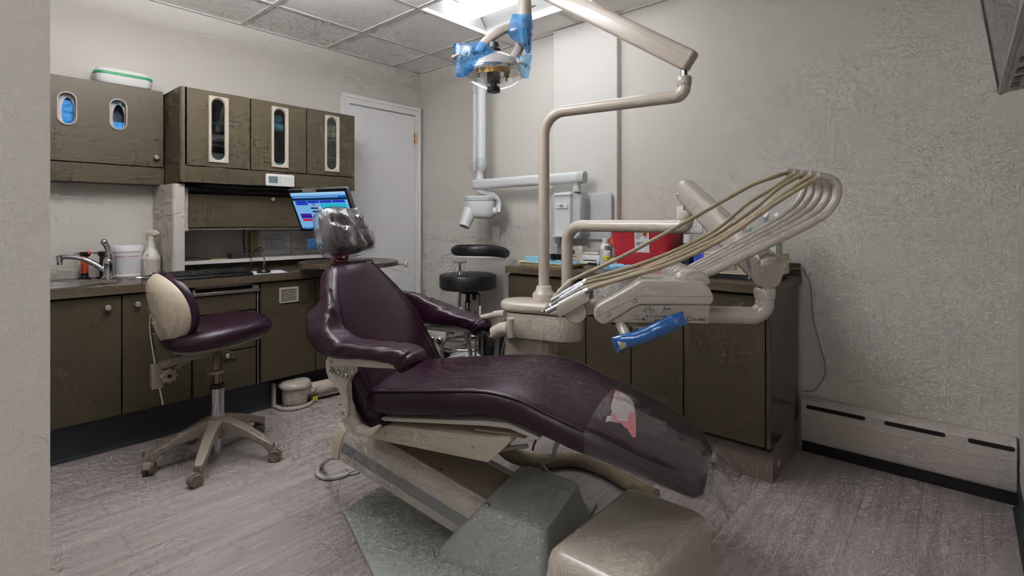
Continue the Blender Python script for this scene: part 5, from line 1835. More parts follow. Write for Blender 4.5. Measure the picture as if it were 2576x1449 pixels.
vt(2.735, 2.70, .0345, 1.56, 2.14, 'folded_arm')
vt(2.775, 2.80, .024, 1.55, 2.12, 'folded_arm')
for cx, cy, r, z0, z1 in ((2.735, 2.70, .040, 1.50, 1.60), (2.775, 2.80, .028, 1.49, 1.585)):
    B().lathe([(r * .55, z0), (r * .85, z0 + .02), (r, z0 + .05), (r, z1 - .01), (r * .95, z1)], Matrix.Translation((cx, cy, 0)), 24).build('arm_knuckle', M_xg, xr)
b = B()
b.tube(smoothpath([(2.735, 2.70, 2.12), (2.74, 2.715, 2.19), (2.757, 2.75, 2.212), (2.772, 2.785, 2.19), (2.775, 2.80, 2.11)], 6), .034, 18)
b.build('top_knuckle', M_xg, xr, smooth=60)
# tube head on its yoke
yk = B()
sec = rrect(.022, .046, .01, 3)
yk.tube(smoothpath([W(1203, 478, d=3.86), W(1222, 484, d=3.84), W(1244, 494, d=3.8), W(1254, 512, d=3.76), W(1252, 536, d=3.72)], 6), 1.0, sec=sec, x=(.75, .66, 0))
yk.build('yoke', M_xw, xr, smooth=40)
hc0 = W(1207, 528, d=3.74)
RX, RF = V((.659, -.752, 0)), V((.752, .659, 0))
def hd_sec(pts, z):
    return [hc0 + RX * p[0] + RF * p[1] + UP * z for p in pts]
b = B()
for_ = []
for z, sx, sy, ox in ((.088, .80, .75, -.01), (.098, .9, .9, -.008), (.092, 1.0, 1.0, -.005), (.04, 1.02, 1.0, .0), (-.02, 1.0, 1.0, .002), (-.05, .88, .92, .012), (-.062, .6, .7, .02)):
    for_.append(hd_sec([(p[0] * sx + ox, p[1] * sy) for p in rrect(.205, .15, .06, 7)], z))
b.loft(for_)
b.build('tube_head', M_xw, xr, smooth=60)
B().loft([hd_sec([(p[0] - .005, p[1]) for p in rrect(.215, .16, .065, 7)], z) for z in (.066, .07, .088, .092)]).build('head_band', M_xg, xr, smooth=40)
c0, c1 = hc0 + RX * -.062 + RF * -.02 + UP * .0, W(1168, 570, d=3.68)
dcn = (c1 - c0)
B().lathe([(.052, 0), (.046, dcn.length * .45), (.040, dcn.length * .8), (.040, dcn.length), (.033, dcn.length + .001), (.031, dcn.length - .02), (.0003, dcn.length - .02)], axis(c0, dcn), 26).build('cone', M_xw, xr, smooth=40)
B().lathe([(.0315, 0), (.0003, .0005)], axis(c1 - dcn.normalized() * .012, dcn), 20).build('cone_mouth', mat('cone_dark', '#6e7172', .5), xr)
b = B().lathe([(.028, -.01), (.03, 0), (.03, .03), (.024, .036)], axis(W(1238, 532, d=3.72), RX), 22)
b.build('side_pivot', M_xw, xr)
# ================================================================== stools
def caster(parent, hub, ang, r=.026, m=None, mt=None):
    """twin wheel under an arm end"""
    d = V((math.cos(ang), math.sin(ang), 0))
    a = V((-d.y, d.x, 0))
    c = V((hub.x, hub.y, r)) + d * .014
    w_ = B()
    for s_ in (-1, 1):
        w_.lathe([(r * .8, -.010), (r, -.007), (r, .007), (r * .86, .0105), (r * .84, .0085), (.0003, .0085)] if s_ > 0 else [(.0003, -.0085), (r * .84, -.0085), (r * .86, -.0105), (r, -.007), (r, .007), (r * .8, .010)], axis(c + a * (.0125 * s_), a), n=22)
    w_.build('caster_wheel', mt, parent)
    h = B()
    h.tube([V((hub.x, hub.y, hub.z)), V((hub.x, hub.y, r * 1.6))], .0075, 10)
    n = 10
    h.loft([[c + d * ((r + .004) * math.cos(t)) + UP * ((r + .004) * math.sin(t)) + a * w for w in (-.013, .013)] + [c + d * ((r + .0005) * math.cos(t)) + UP * ((r + .0005) * math.sin(t)) + a * w for w in (.013, -.013)] for t in [R(10 + 170 * q / n) for q in range(n + 1)]])
    h.build('caster_hood', m, parent)

S0 = V((.926, 2.678, 0))
st = thing('operator_stool', 'purple seated operator stool with beige shell back in front of the left counter', 'stool', S0)
M_st = mat('stool_beige', '#867c71', .42, var=.02)
M_whl = mat('dusty_wheel', '#736a5e', .55, var=.1)
tips_ = [V((.659, 2.74, 0)), V((.768, 2.447, 0)), V((1.088, 2.437, 0)), V((1.198, 2.813, 0)), V((.915, 2.954, 0))]
b = B()
b.lathe([(.028, .10), (.048, .105), (.050, .165), (.038, .20), (.030, .205)], Matrix.Translation(S0), 26)
b.build('base_hub', M_st, st)
for i, tp_ in enumerate(tips_):
    d = (tp_ - S0).normalized()
    a = V((-d.y, d.x, 0))
    e = S0 + d * ((tp_ - S0).length - .012)
    secs = []
    L0 = (e - S0).length
    for f, zt_, h, w_ in ((.08, .196, .085, .034), (.3, .182, .062, .027), (.6, .148, .042, .023), (.85, .112, .034, .021), (.94, .10, .045, .02), (1.0, .092, .046, .018), (1.03, .086, .04, .012)):
        c0 = S0 + d * (L0 * f)
        secs.append([c0 + a * p[0] + UP * (zt_ - h / 2 + p[1]) for p in rrect(w_ * 2, h, min(w_, h) * .3, 3)])
    B().loft(secs).build('base_leg', M_st, st, smooth=45)
    caster(st, V((e.x, e.y, .055)), math.atan2(d.y, d.x) + (1.2, -.9, .4, 2.2, .9)[i], .028, M_st, M_whl)
B().lathe([(.018, .03), (.018, .10)], Matrix.Translation(S0), 20).build('column_end', M_chrome, st)
B().lathe([(.0295, .2), (.0295, .335), (.027, .336)], Matrix.Translation(S0), 26).build('column_sleeve', M_chrome, st)
B().lathe([(.031, .334), (.031, .352), (.022, .356)], Matrix.Translation(S0), 24).build('column_collar', M_blk, st)
B().lathe([(.0185, .35), (.0185, .53)], Matrix.Translation(S0), 22).build('gas_piston', mat('bronzed_steel', '#8d7b63', .2, .9), st)
# seat: facing +x (towards the chair)
FA = R(-4)
fx, fy = V((math.cos(FA), math.sin(FA), 0)), V((-math.sin(FA), math.cos(FA), 0))
SC0 = S0 - fx * .008
def seat_out(f):
    pts = []
    for q in range(40):
        a = 2 * PI * q / 40
        rx = .235 if math.cos(a) > 0 else .215
        x = rx * abs(math.cos(a)) ** .85 * (1 if math.cos(a) > 0 else -1)
        y = .225 * abs(math.sin(a)) ** .8 * (1 if math.sin(a) > 0 else -1) * (1 - .10 * math.cos(a))
        pts.append((x * f, y * f))
    return pts
def so(f, z, tilt=.02):
    return [SC0 + fx * x + fy * y + UP * (z + tilt * x / .2 - .014 * max(0, x - .12) / .1) for x, y in seat_out(f)]
b = B()
b.loft([so(.80, .570), so(.93, .574), so(1.0, .592), so(1.02, .612), so(.99, .632), so(.92, .648), so(.75, .658), so(.4, .661), so(.05, .661)])
b.build('seat_cushion', M_lea, st, smooth=60)
b = B()
b.loft([so(.5, .545), so(.82, .552), so(.90, .566), so(.90, .578)])
b.build('seat_shell', M_st, st, smooth=50)
B().box((-.07, -.05, 0), (.06, .05, .02), .003, 1, MX(S0 + UP * .528, fx, fy, UP)).build('seat_plate', M_st, st)
# back: pad and shell
BC = W(413, 776, d=2.31)
bn = (fx * .96 + UP * .20).normalized()            # faces forward
bu = (UP - bn * UP.dot(bn)).normalized()
bs = bu.cross(bn)
def bo_(f, n, gx=0):
    return [BC + bs * ((.192 + gx) * f * abs(math.cos(a)) ** .9 * (1 if math.cos(a) > 0 else -1) * (1 - .05 * math.sin(a))) + bu * ((.160 + gx) * f * abs(math.sin(a)) ** .95 * (1 if math.sin(a) > 0 else -1)) + bn * (n + .05 * (f * math.cos(a)) ** 2) for a in [2 * PI * q / 44 for q in range(44)]]
b = B()
b.loft([bo_(.88, .004), bo_(.99, .006), bo_(1.04, .018), bo_(1.03, .036), bo_(.9, .050), bo_(.6, .055), bo_(.1, .055)])
b.build('back_cushion', M_lea, st, smooth=60)
b = B()
b.loft([bo_(.1, -.052), bo_(.5, -.049), bo_(.75, -.042), bo_(.92, -.024), bo_(1.0, -.002), bo_(1.0, .008)])
M_shell = mat('back_shell_beige', '#c4b8a4', .35, coat=.1)
bsh = b.build('back_shell', M_shell, st, smooth=60)
b = B()
b.sheet(lambda u, v: BC + bs * (-.03 + .06 * u) + bu * (-.045 - .085 * v) + bn * (-.056 + .012 * v), 2, 4, .006)
b.build('shell_pocket', M_shell, bsh)
# upright bar, clamp, star knob, support arm
ub, ut = W(410, 1018, d=2.33), W(376, 815, d=2.36)
b = B()
b.tube(smoothpath([ut + UP * .09 + bn * .012, ut, W(384, 880, d=2.345), W(398, 960, d=2.335), ub], 6), 1, sec=rrect(.026, .012, .005, 3), x=fy)
b.build('back_bar', M_chrome, st, smooth=40)
cl = W(398, 945, d=2.335)
bx((-.03, -.022, -.055), (.018, .022, .055), .006, 2, MX(cl, fx, fy, UP)).build('bar_clamp', M_st, st)
kn = cl + W(424, 947, d=2.29) - W(400, 947, d=2.335)
star = [((.031 + .004 * math.cos(8 * a)) * math.cos(a), (.031 + .004 * math.cos(8 * a)) * math.sin(a)) for a in [2 * PI * q / 64 for q in range(64)]]
kd = V((.05, -1, .0)).normalized()
T = axis(cl + fx * .035 - fy * .02, -fy)
B().prism(star, 0, .026, T, .003, 2).build('star_knob', M_st, st, smooth=50)
B().lathe([(.009, .0262), (.009, .0266), (.0003, .0267)], T, 16).build('knob_hole', M_blk, st)
arm0 = S0 + UP * .515
b = B()
b.loft([[p + fy * q[0] + UP * q[1] for q in rrect(.04, .034, .004, 2)] for p in (cl + UP * .045, cl.lerp(arm0, .3) + UP * .035, arm0 + fx * .03 + UP * .004)])
b.build('support_arm', M_st, st, smooth=30)
b = B()
b.tube([cl + UP * .0 + fx * .03, cl.lerp(arm0, .55) + UP * .02], .011, 10)
b.build('tension_rod', M_st, st)
for px, py, d_ in ((543, 936, 2.36), (583, 908, 2.52)):
    e = W(px, py, d=d_)
    b = B()
    b.tube([S0 + UP * .525 + (e - S0 - UP * e.z) * .3, e + UP * .035, e + UP * .012], [.009, .009, .012], 10)
    b.build('lever_stem', M_st, st)
    B().ell(e, (.036, .030, .010), MX(V((0, 0, 0)), RX, RF, UP) if False else None, 20, 8).build('paddle', M_st, st)

# black assistant stool
A0s = V((2.643, 2.747, 0))
bs_ = thing('assistant_stool', 'black round assistant stool with curved arm rest by the white door', 'stool', A0s)
M_bv = mat('black_vinyl', '#1d1d20', .42, bump=.1, bscale=200)
B().lathe([(.02, .632), (.19, .634), (.205, .645), (.209, .66), (.209, .722), (.203, .737), (.18, .745), (.1, .752), (.0003, .753)], Matrix.Translation(A0s), 48).build('seat_cushion', M_bv, bs_, smooth=40)
B().box((-.05, -.05, .600), (.05, .05, .632), .004, 1, Matrix.Translation(A0s)).build('seat_plate', M_blk, bs_)
B().lathe([(.0165, .22), (.0165, .61)], Matrix.Translation(A0s), 18).build('column_rod', M_blk, bs_)
B().lathe([(.024, .16), (.024, .30), (.021, .305)], Matrix.Translation(A0s), 20).build('column_sleeve', M_chrome, bs_)
B().lathe([(.027, .455), (.027, .535), (.02, .54)], Matrix.Translation(A0s), 20).build('height_collar', M_chrome, bs_)
b = B()
pts = []
for q in range(14):
    f = q / 13
    px = 1140 + (1276 - 1140) * f
    py = 630 + 2 * f + 6 * max(0, f - .7) / .3
    dd = 3.72 - .25 * math.sin(f * PI * .55) + .28 * f * f
    pts.append(W(px, py, d=dd))
rads = [.55] + [.92] + [1] * 10 + [.95, .6]
b.tube(pts, rads, sec=rrect(.088, .07, .032, 5), x=(0, 0, 1))
b.build('arm_rest', M_bv, bs_, smooth=60)
b = B()
b.tube([p - UP * .044 for p in pts[1:-1]], 1.0, sec=rrect(.016, .05, .005, 2), x=(0, 0, 1))
b.build('arm_rest_base', M_whiteh, bs_)
ae = W(1157, 662, d=3.64)
b = B()
b.tube(smoothpath([V((ae.x, ae.y, .845)), V((ae.x, ae.y, .77)), V((ae.x, ae.y, .60)), V((ae.x, ae.y, .53)), V((ae.x + .015, ae.y - .02, .49)), A0s + V((-.02, .01, .475))], 6), .0095, 12)
b.build('arm_rest_tube', M_chrome, bs_, smooth=60)
bx((-.045, -.02, .835), (.045, .02, .86), .004, 1, MX(V((ae.x, ae.y, 0)), RX, RF, UP)).build('arm_rest_bracket', M_grayp, bs_)
B().lathe([(.017, .735), (.020, .74), (.020, .755), (.012, .78)], Matrix.Translation(V((ae.x, ae.y, 0))), 16).build('tube_collar', M_chrome, bs_)
lv_ = W(1207, 742, d=3.72)
b = B()
b.tube([A0s + UP * .618 + RX * .04, lv_ + UP * .002], .006, 8)
b.tube([lv_, lv_ - UP * .10 + RX * .004, lv_ - UP * .22 + RX * .006], [.009, .0065, .0095], 10)
b.build('lever', M_chrome, bs_)
B().ell(W(1193, 742, d=3.74), (.018, .018, .042), n=14).build('lever_paddle', M_blk, bs_)
b = B()
b.tube([A0s + V((.225 * math.cos(a), .225 * math.sin(a), .235)) for a in [2 * PI * q / 48 for q in range(49)]], .0105, 10, cap=False)
b.build('foot_ring', M_chrome, bs_, smooth=60)
b = B()
for q in range(4):
    a = R(20 + 90 * q)
    d = V((math.cos(a), math.sin(a), 0))
    b.tube([A0s + UP * .245, A0s + d * .222 + UP * .235], .006, 8)
b.build('ring_spokes', M_chrome, bs_)
B().lathe([(.045, .10), (.05, .115), (.045, .16), (.03, .175)], Matrix.Translation(A0s), 22).build('base_hub', M_whiteh, bs_)
for q in range(5):
    a = R(8 + 72 * q)
    d = V((math.cos(a), math.sin(a), 0)); n_ = V((-d.y, d.x, 0))
    secs = []
    for f, z, h, w_ in ((.03, .145, .05, .024), (.12, .13, .04, .02), (.2, .105, .03, .016), (.225, .095, .03, .014)):
        secs.append([A0s + d * f + n_ * p[0] + UP * (z + p[1]) for p in rrect(w_ * 2, h, .008, 3)])
    B().loft(secs).build('base_leg', M_whiteh, bs_, smooth=45)
    caster(bs_, A0s + d * .212 + UP * .085, a + .6, .03, M_blk, M_blk)

# ---- assistant's suction arm and bin beside the console
sua = thing('suction_arm', 'beige suction hose arm sticking out left of the console', 'suction arm', K(-1.07, 2.06, .6))
def DP(px, py, d): return W(px, py, d=d)
b = B()
b.tube([DP(1270, 789, 2.17), DP(1245, 791, 2.20)], .0155, 16)
b.build('arm_end', M_beige, sua)
b = B()
b.tube([DP(1244, 792, 2.2), DP(1215, 799, 2.25), DP(1190, 803, 2.3)], [.013, .0135, .012], 16)
b.build('arm_tube', M_beige, sua)
b = B()
b.tube([DP(1282, 826, 2.12), DP(1262, 829, 2.14), DP(1243, 838, 2.16)], [.03, .03, .028], 18)
b.build('hose_port', M_beige, sua)
b = B()
b.loft([[DP(1284, y0, 2.1) + RX * p[0] + RF * p[1] for p in rrect(.03, .06, .01, 3)] for y0 in (800, 846)])
b.build('port_block', M_beige, sua)
for px, m, r in ((1197, M_chrome, .0065), (1208, M_whiteh, .006), (1160, M_clear, .008)):
    q = B()
    q.tube([DP(px, 770 if px > 1190 else 775, 2.33), DP(px, 818, 2.33)], [r * .8, r], 12)
    q.build('suction_tip', m if m is not M_clear else M_acr, sua)
for pts, r, m in (([(1197, 815), (1198, 840), (1196, 900)], .0045, M_hose), ([(1208, 815), (1212, 850), (1213, 900)], .0055, M_hose), ([(1252, 842), (1250, 870), (1248, 910)], .011, mat('grey_suction_hose', '#85888b', .4)), ([(1276, 846), (1266, 872), (1262, 905)], .006, M_hose), ([(1170, 825), (1176, 860), (1184, 900)], .009, bpy.data.materials['grey_suction_hose'])):
    q = B()
    P = [DP(px, py, 2.25) for px, py in pts]
    P.append(V((P[-1].x, P[-1].y, .30)))
    P.append(K(-1.02, 2.0, .12))
    q.tube(smoothpath(P, 8), r, 10)
    q.build('suction_hose', m, sua, smooth=60)
wb_ = thing('waste_bin', 'dark waste bin lined with a black bag behind the console', 'bin', DP(1255, 905, 2.75))
wc0 = DP(1258, 815, 2.78); wc0.z = 0
B().lathe([(.085, .001), (.09, .01), (.11, .50), (.114, .505), (.114, .515), (.105, .515)], Matrix.Translation(wc0), 28).build('bucket', mat('bin_dark', '#2b2d30', .45), wb_)
b = B()
secs = []
for f, z in ((.116, .42), (.119, .47), (.119, .515), (.112, .535), (.09, .545)):
    secs.append([wc0 + V((math.cos(a) * (f + .007 * noise.noise(V((math.cos(a) * 6, math.sin(a) * 6, z * 30)))), math.sin(a) * (f + .007 * noise.noise(V((math.cos(a) * 6, math.sin(a) * 6, z * 30 + 4)))), z + .01 * noise.noise(V((a * 5, 0, z * 20))))) for a in [2 * PI * q / 60 for q in range(60)]])
b.loft(secs, cap=False)
b.build('bag', mat('black_bag', '#0f0f11', .22), wb_, smooth=60)

# ---- floor box, hose and cables round the chair
fb = B()
secs = []
X0, X1, Y0, Y1 = 1.135, 1.645, .585, .90
for z, g in ((.001, .004), (.03, .002), (.17, -.012), (.192, -.018), (.205, -.03), (.211, -.046)):
    secs.append([V(((X0 + X1) / 2 + p[0], (Y0 + Y1) / 2 + p[1], z)) for p in rrect(X1 - X0 + 2 * g, Y1 - Y0 + 2 * g, .035, 6)])
fb.loft(secs)
tag(fb.build('floor_box', M_tan, smooth=50), 'beige moulded floor box in front of the chair base under the toe end', 'floor box')
def floor_cable(pts, r, m, name, label, n=10, cat='cable'):
    b = B(); b.tube(smoothpath(pts, 8), r, n)
    return tag(b.build(name, m, smooth=60), label, cat)
# ribbed umbilical
P = smoothpath([W(1248, 1075, d=2.06), W(1268, 1128, d=2.12), W(1310, 1153, d=2.24), W(1370, 1160, d=2.34), W(1450, 1158, Z=.034), W(1530, 1186, Z=.034), W(1590, 1222, Z=.034), W(1650, 1250, Z=.034)], 14)
rs = [.030 if i % 2 else .0265 for i in range(len(P))]
b = B()
# resample evenly for the corrugations
D = [0]
for a_, c_ in zip(P, P[1:]): D.append(D[-1] + (c_ - a_).length)
NN = int(D[-1] / .0036)
Q = []
j = 0
for i in range(NN + 1):
    t_ = D[-1] * i / NN
    while j < len(D) - 2 and D[j + 1] < t_: j += 1
    f = (t_ - D[j]) / max(1e-9, D[j + 1] - D[j])
    Q.append(P[j].lerp(P[j + 1], f))
b.tube(Q, [.0305 if i % 2 else .0265 for i in range(len(Q))], 16)
tag(b.build('corrugated_hose', mat('tan_ribbed_hose', '#a1947d', .5), smooth=60), 'thick tan corrugated hose running from under the chair along the floor', 'hose')
M_cab = mat('pale_cable', '#b9b7b2', .45)
floor_cable([K(-1.40, 1.50, .21), W(838, 1150, d=2.0), W(808, 1172, Z=.012), W(800, 1192, Z=.009), W(822, 1203, Z=.009), W(862, 1197, Z=.009), W(892, 1183, Z=.009), W(930, 1172, Z=.012)], .0095, M_cab, 'white_cable', 'pale cable looped on the floor beside the upper end of the chair lift')
floor_cable([K(-.74, 1.62, .35), W(1243, 1135, d=1.9), W(1228, 1160, d=1.98), W(1200, 1180, d=2.05), K(-.95, 1.88, .03)], .008, M_cab, 'white_cable', 'pale cable curving down from under the seat front to the base')
floor_cable([K(-.60, 1.64, .46), W(1396, 1130, d=1.85), W(1390, 1155, d=1.95), W(1370, 1178, d=2.02), K(-.62, 1.90, .03)], .008, M_cab, 'white_cable', 'pale cable hanging below the knee bend in front of the tan hose')
floor_cable([K(-.66, 1.66, .48), W(1347, 1110, d=1.95), W(1340, 1132, d=2.05)], .0045, M_hose, 'thin_tube', 'thin tan tube dropping from the seat to the corrugated hose', cat='tube')
fc2 = thing('cable_clip', 'grey cable plug lying on the floor at the looped cable', 'plug', W(893, 1188, Z=0))
bx((-.022, -.012, .001), (.022, .012, .022), .004, 2, MX(W(885, 1186, Z=0), (.97, -.2, 0), (.2, .97, 0), UP)).build('plug', M_cab, fc2)
bx((-.04, -.016, .0005), (.05, .016, .008), .003, 1, MX(W(900, 1188, Z=0), (.97, -.2, 0), (.2, .97, 0), UP)).build('plate', M_greyb, fc2)

# pivoting umbilical arm at the foot of the left cabinets
pv = thing('floor_pivot_arm', 'beige pivot housing with a scuffed tube arm at the foot of the left cabinets', 'pivot arm', (1.51, 3.09, 0))
pc = V((1.505, 3.085, 0))
B().lathe([(.070, .012), (.074, .018), (.078, .115), (.082, .118)], Matrix.Translation(pc), 32).build('drum', M_beige, pv)
cp_ = B()
secs = []
for z, f in ((.117, 1.0), (.122, 1.05), (.135, 1.05), (.15, .95), (.158, .75), (.16, .3)):
    secs.append([pc + V((math.cos(a) * .088 * f, math.sin(a) * .088 * f + (.03 if math.sin(a) > 0 else 0) * abs(math.sin(a)) * f, z)) for a in [2 * PI * q / 36 for q in range(36)]])
cp_.loft(secs)
cp_.build('cap', M_beige, pv, smooth=50)
b = B()
pts = [pc + V((math.cos(a) * .10, math.sin(a) * .088, .012)) for a in [R(175 + 190 * q / 20) for q in range(21)]]
pts = [V((pc.x - .105, 3.165, .012))] + pts + [V((pc.x + .105, 3.165, .012))]
b.tube(pts, 1, sec=rrect(.02, .022, .006, 3), x=(0, 0, 1))
b.build('base_loop', M_beige, pv, smooth=50)
bx((pc.x - .115, 3.130, .002), (pc.x - .095, 3.165, .15), .006, 2).build('side_bracket', M_beige, pv)
m, nt, N, L, p = nodes('scuffed_beige')
tc = N.new('ShaderNodeTexCoord'); nz = N.new('ShaderNodeTexNoise'); nz.inputs['Scale'].default_value = 60; nz.inputs['Detail'].default_value = 8
L.new(tc.outputs['Object'], nz.inputs['Vector'])
n2 = N.new('ShaderNodeTexNoise'); n2.inputs['Scale'].default_value = 9; L.new(tc.outputs['Object'], n2.inputs['Vector'])
mu = N.new('ShaderNodeMath'); mu.operation = 'MULTIPLY'; L.new(nz.outputs['Fac'], mu.inputs[0]); L.new(n2.outputs['Fac'], mu.inputs[1])
r1 = N.new('ShaderNodeValToRGB'); e = r1.color_ramp.elements
e[0].position, e[0].color = .30, lin('#c4b8aa'); e[1].position, e[1].color = .36, lin('#7d6f60')
L.new(mu.outputs[0], r1.inputs[0]); L.new(r1.outputs[0], p.inputs['Base Color']); p.inputs['Roughness'].default_value = .45
b = B()
b.tube([pc + V((.05, -.0, .075)), pc + V((.62, -.05, .075))], .042, 22)
b.build('arm_tube', m, pv, smooth=50)
b = B()
b.tube([pc + V((.08, -.012, .028)), pc + V((.62, -.06, .028))], .012, 10)
b.build('under_rail', M_beige, pv)
B().ell(pc + V((.075, -.045, .035)), .013).build('black_foot', M_blk, pv)
bx((.085, -.05, .012), (.12, -.048, .04), 0, 1, Matrix.Translation(pc)).build('yellow_tag', mat('yellow_tag', '#c9b52a', .5), pv)

# ---- round side table at the door end of the left counter
rtb = thing('round_swivel_table', 'round brown swivel table top beside the white door', 'table', (1.82, 2.95, .84))
tc_ = V((1.80, 2.96, 0))
B().lathe([(.30, .845), (.305, .848), (.305, .872), (.302, .875), (.0003, .875)], Matrix.Translation(tc_), 64).build('table_top', M_lamtop, rtb, smooth=40)
b = B()
b.box((1.90, 2.93, .819), (2.0, 3.1, .8445), .003, 1)
b.build('support', M_beige, rtb)
b = B()
q = tc_ + RX * .33 + RF * .02
b.box((-.035, -.01, .845), (.03, .01, .857), .002, 1, MX(V((q.x, q.y, 0)), RX, RF, UP))
b.build('clip_bar', M_steel, rtb)
B().lathe([(.011, .832), (.013, .836), (.013, .868), (.011, .872)], Matrix.Translation(q + RX * .028), 16).build('clip_knob', M_beige, rtb)
# sleeve-covered handle behind the headrest
hb2 = thing('tray_handle', 'light handle in a blue sleeve left of the headrest', 'handle', W(862, 657, d=3.08))
b = B()
b.tube([W(778, 606, d=3.1), W(842, 608, d=3.08), W(862, 615, d=3.07)], .011, 12)
q = W(862, 615, d=3.07)
b.tube([q, V((q.x, q.y, .876))], .011, 12)
b.build('bar', M_beige, hb2)
sleeve([W(775, 601, d=3.08), W(800, 598, d=3.07), W(842, 602, d=3.06)], [W(773, 627, d=3.08), W(800, 628, d=3.07), W(844, 629, d=3.06)], M_bluefilm, FW, .016, 6.1, label='blue plastic sleeve hanging left of the headrest in front of the notices')
tag(crumple_box(W(848, 742, d=2.15), (.03, .02, .045), .4, 23, .01).build('blue_wrap', M_bluefilm), 'small scrap of blue film at the left edge of the chair back', 'scrap')

# ================================================================== small things on the left counter
TZ = .8185
kb = thing('keyboard', 'black computer keyboard on the left counter behind the purple stool', 'keyboard', (1.02, 3.14, TZ))
T = Matrix.Translation((1.02, 3.155, TZ)) @ Matrix.Rotation(R(1), 4, 'Z')
B().prism([(-.08, .001), (.075, .001), (.075, .028), (.055, .030), (-.06, .017), (-.08, .011)], -.235, .235, T @ MX((0, 0, 0), (0, 1, 0), (0, 0, 1), (1, 0, 0)), .003, 2).build('base', M_black, kb)
b = B()
for r_ in range(6):
    y = -.048 + r_ * .019 + (.006 if r_ == 5 else 0)
    z = .0178 + (y + .05) * .115
    n_ = 22
    for c_ in range(n_):
        x = -.222 + c_ * .0202 + (.004 if c_ > 14 else 0)
        if r_ == 0 and 4 <= c_ <= 8: continue
        b.box((x, y, z), (x + .0165, y + .0155, z + .008), .0015, 1, T)
    if r_ == 0:
        b.box((-.142, y, z), (-.04, y + .0155, z + .008), .0015, 1, T)
b.build('keys', M_blk, kb)
floor_cable([V((1.2, 3.235, TZ + .015)), V((1.24, 3.30, TZ + .008)), V((1.30, 3.36, TZ + .006)), V((1.355, 3.40, TZ + .01)), V((1.38, 3.43, .86)), V((1.39, 3.447, .91))], .0025, M_black, 'keyboard_cable', 'black keyboard cable rising to the small hub on the shelf')
cdx = B(); cdx.prism([(1.262, 3.085), (1.452, 3.075), (1.505, 3.28), (1.30, 3.30)], .819, .8194)
tag(cdx.build('printed_card', printed('card_print', '#e4e6ea', '#9a9ea6', 120, .6)), 'white printed card under the black domed stand beside the keyboard', 'card')
pk = thing('domed_stand', 'black domed desk stand with two thin cables on the white card', 'stand', (1.345, 3.155, .8195))
B().lathe([(.036, .0), (.038, .004), (.037, .012), (.03, .022), (.016, .029), (.008, .031), (.006, .04), (.0003, .041)], Matrix.Translation((1.345, 3.155, .8195)), 28).build('dome', M_black, pk)
b = B()
b.tube(smoothpath([V((1.345, 3.155, .855)), V((1.352, 3.17, .90)), V((1.36, 3.2, .955)), V((1.368, 3.26, .968)), V((1.392, 3.4, .94)), V((1.40, 3.45, .915))], 6), .0024, 8)
b.tube(smoothpath([V((1.345, 3.155, .85)), V((1.362, 3.18, .89)), V((1.364, 3.22, .945)), V((1.38, 3.36, .94)), V((1.402, 3.455, .918))], 6), .0024, 8)
b.build('cable', M_black, pk)
hbx = thing('usb_hub', 'small grey hub with four ports on the white shelf', 'hub', (1.33, 3.50, .8915))
bx((1.28, 3.462, .8917), (1.405, 3.535, .924), .003, 2).build('case', mat('gunmetal', '#4c4d4a', .4, .4), hbx)
for q in range(4):
    f_ = B().box((1.300 + q * .025, 3.4612, .902), (1.316 + q * .025, 3.463, .910)).build('port', M_blk, hbx)
b = B()
b.tube([V((1.385, 3.53, .926)), V((1.39, 3.56, .99)), V((1.398, 3.58, 1.08))], .004, 8)
b.build('riser_cable', M_black, hbx)
# notices
M_not = printed('notice_print', '#c9ccd1', '#6d7077', 130, .55)
for x0, x1, lab_ in ((1.515, 1.72, 'white typed notice on the niche wall right of the black cable'), (1.735, 1.945, 'white typed notice on the niche wall below the monitor, nearer the door')):
    nt_ = thing('notice_sheet', lab_, 'notice', ((x0 + x1) / 2, YB - .013, .895))
    bx((x0, YB - .0135, .895), (x1, YB - .0125, 1.062)).build('sheet', M_paper if False else mat('notice_paper', '#cfd1d6', .7), nt_, smooth=0)
    b = B()
    rnd = random.Random(int(x0 * 100))
    b.box((x0 + .065, YB - .0142, 1.036), (x0 + .125, YB - .0136, 1.0385))
    for i in range(13):
        z = 1.025 - i * .0082
        xs_ = x0 + (.03 if 4 <= i <= 9 else .012)
        w_ = rnd.uniform(.04, .075) if 4 <= i <= 9 else rnd.uniform(.07, .15)
        b.box((xs_, YB - .0142, z), (xs_ + w_, YB - .0136, z + .0014))
    b.build('text_lines', M_ink, nt_, smooth=0)
tg = bx((1.435, YB - .05, .892), (1.48, YB - .014, 1.062), .008, 2).build('cable_duct', mat('olive_duct', '#8b7f60', .5))
tag(tg, 'olive plastic cable duct standing on the shelf behind the hub', 'cable duct')
# papers on the left of the shelf
b = crumple_box((1.07, 3.53, .8915), (.17, .11, .012), .1, 31, .004)
tag(b.build('paper_pile', mat('dark_folder', '#3b3935', .5)), 'dark folders and papers lying on the left end of the white shelf', 'papers')
tag(B().prism([(1.165, 3.50), (1.26, 3.49), (1.28, 3.56), (1.17, 3.565)], .8915, .8935).build('sticky_note_pad', mat('yellow_note', '#c9b450', .6)), 'yellow note pad on the white shelf right of the dark folders', 'note pad')

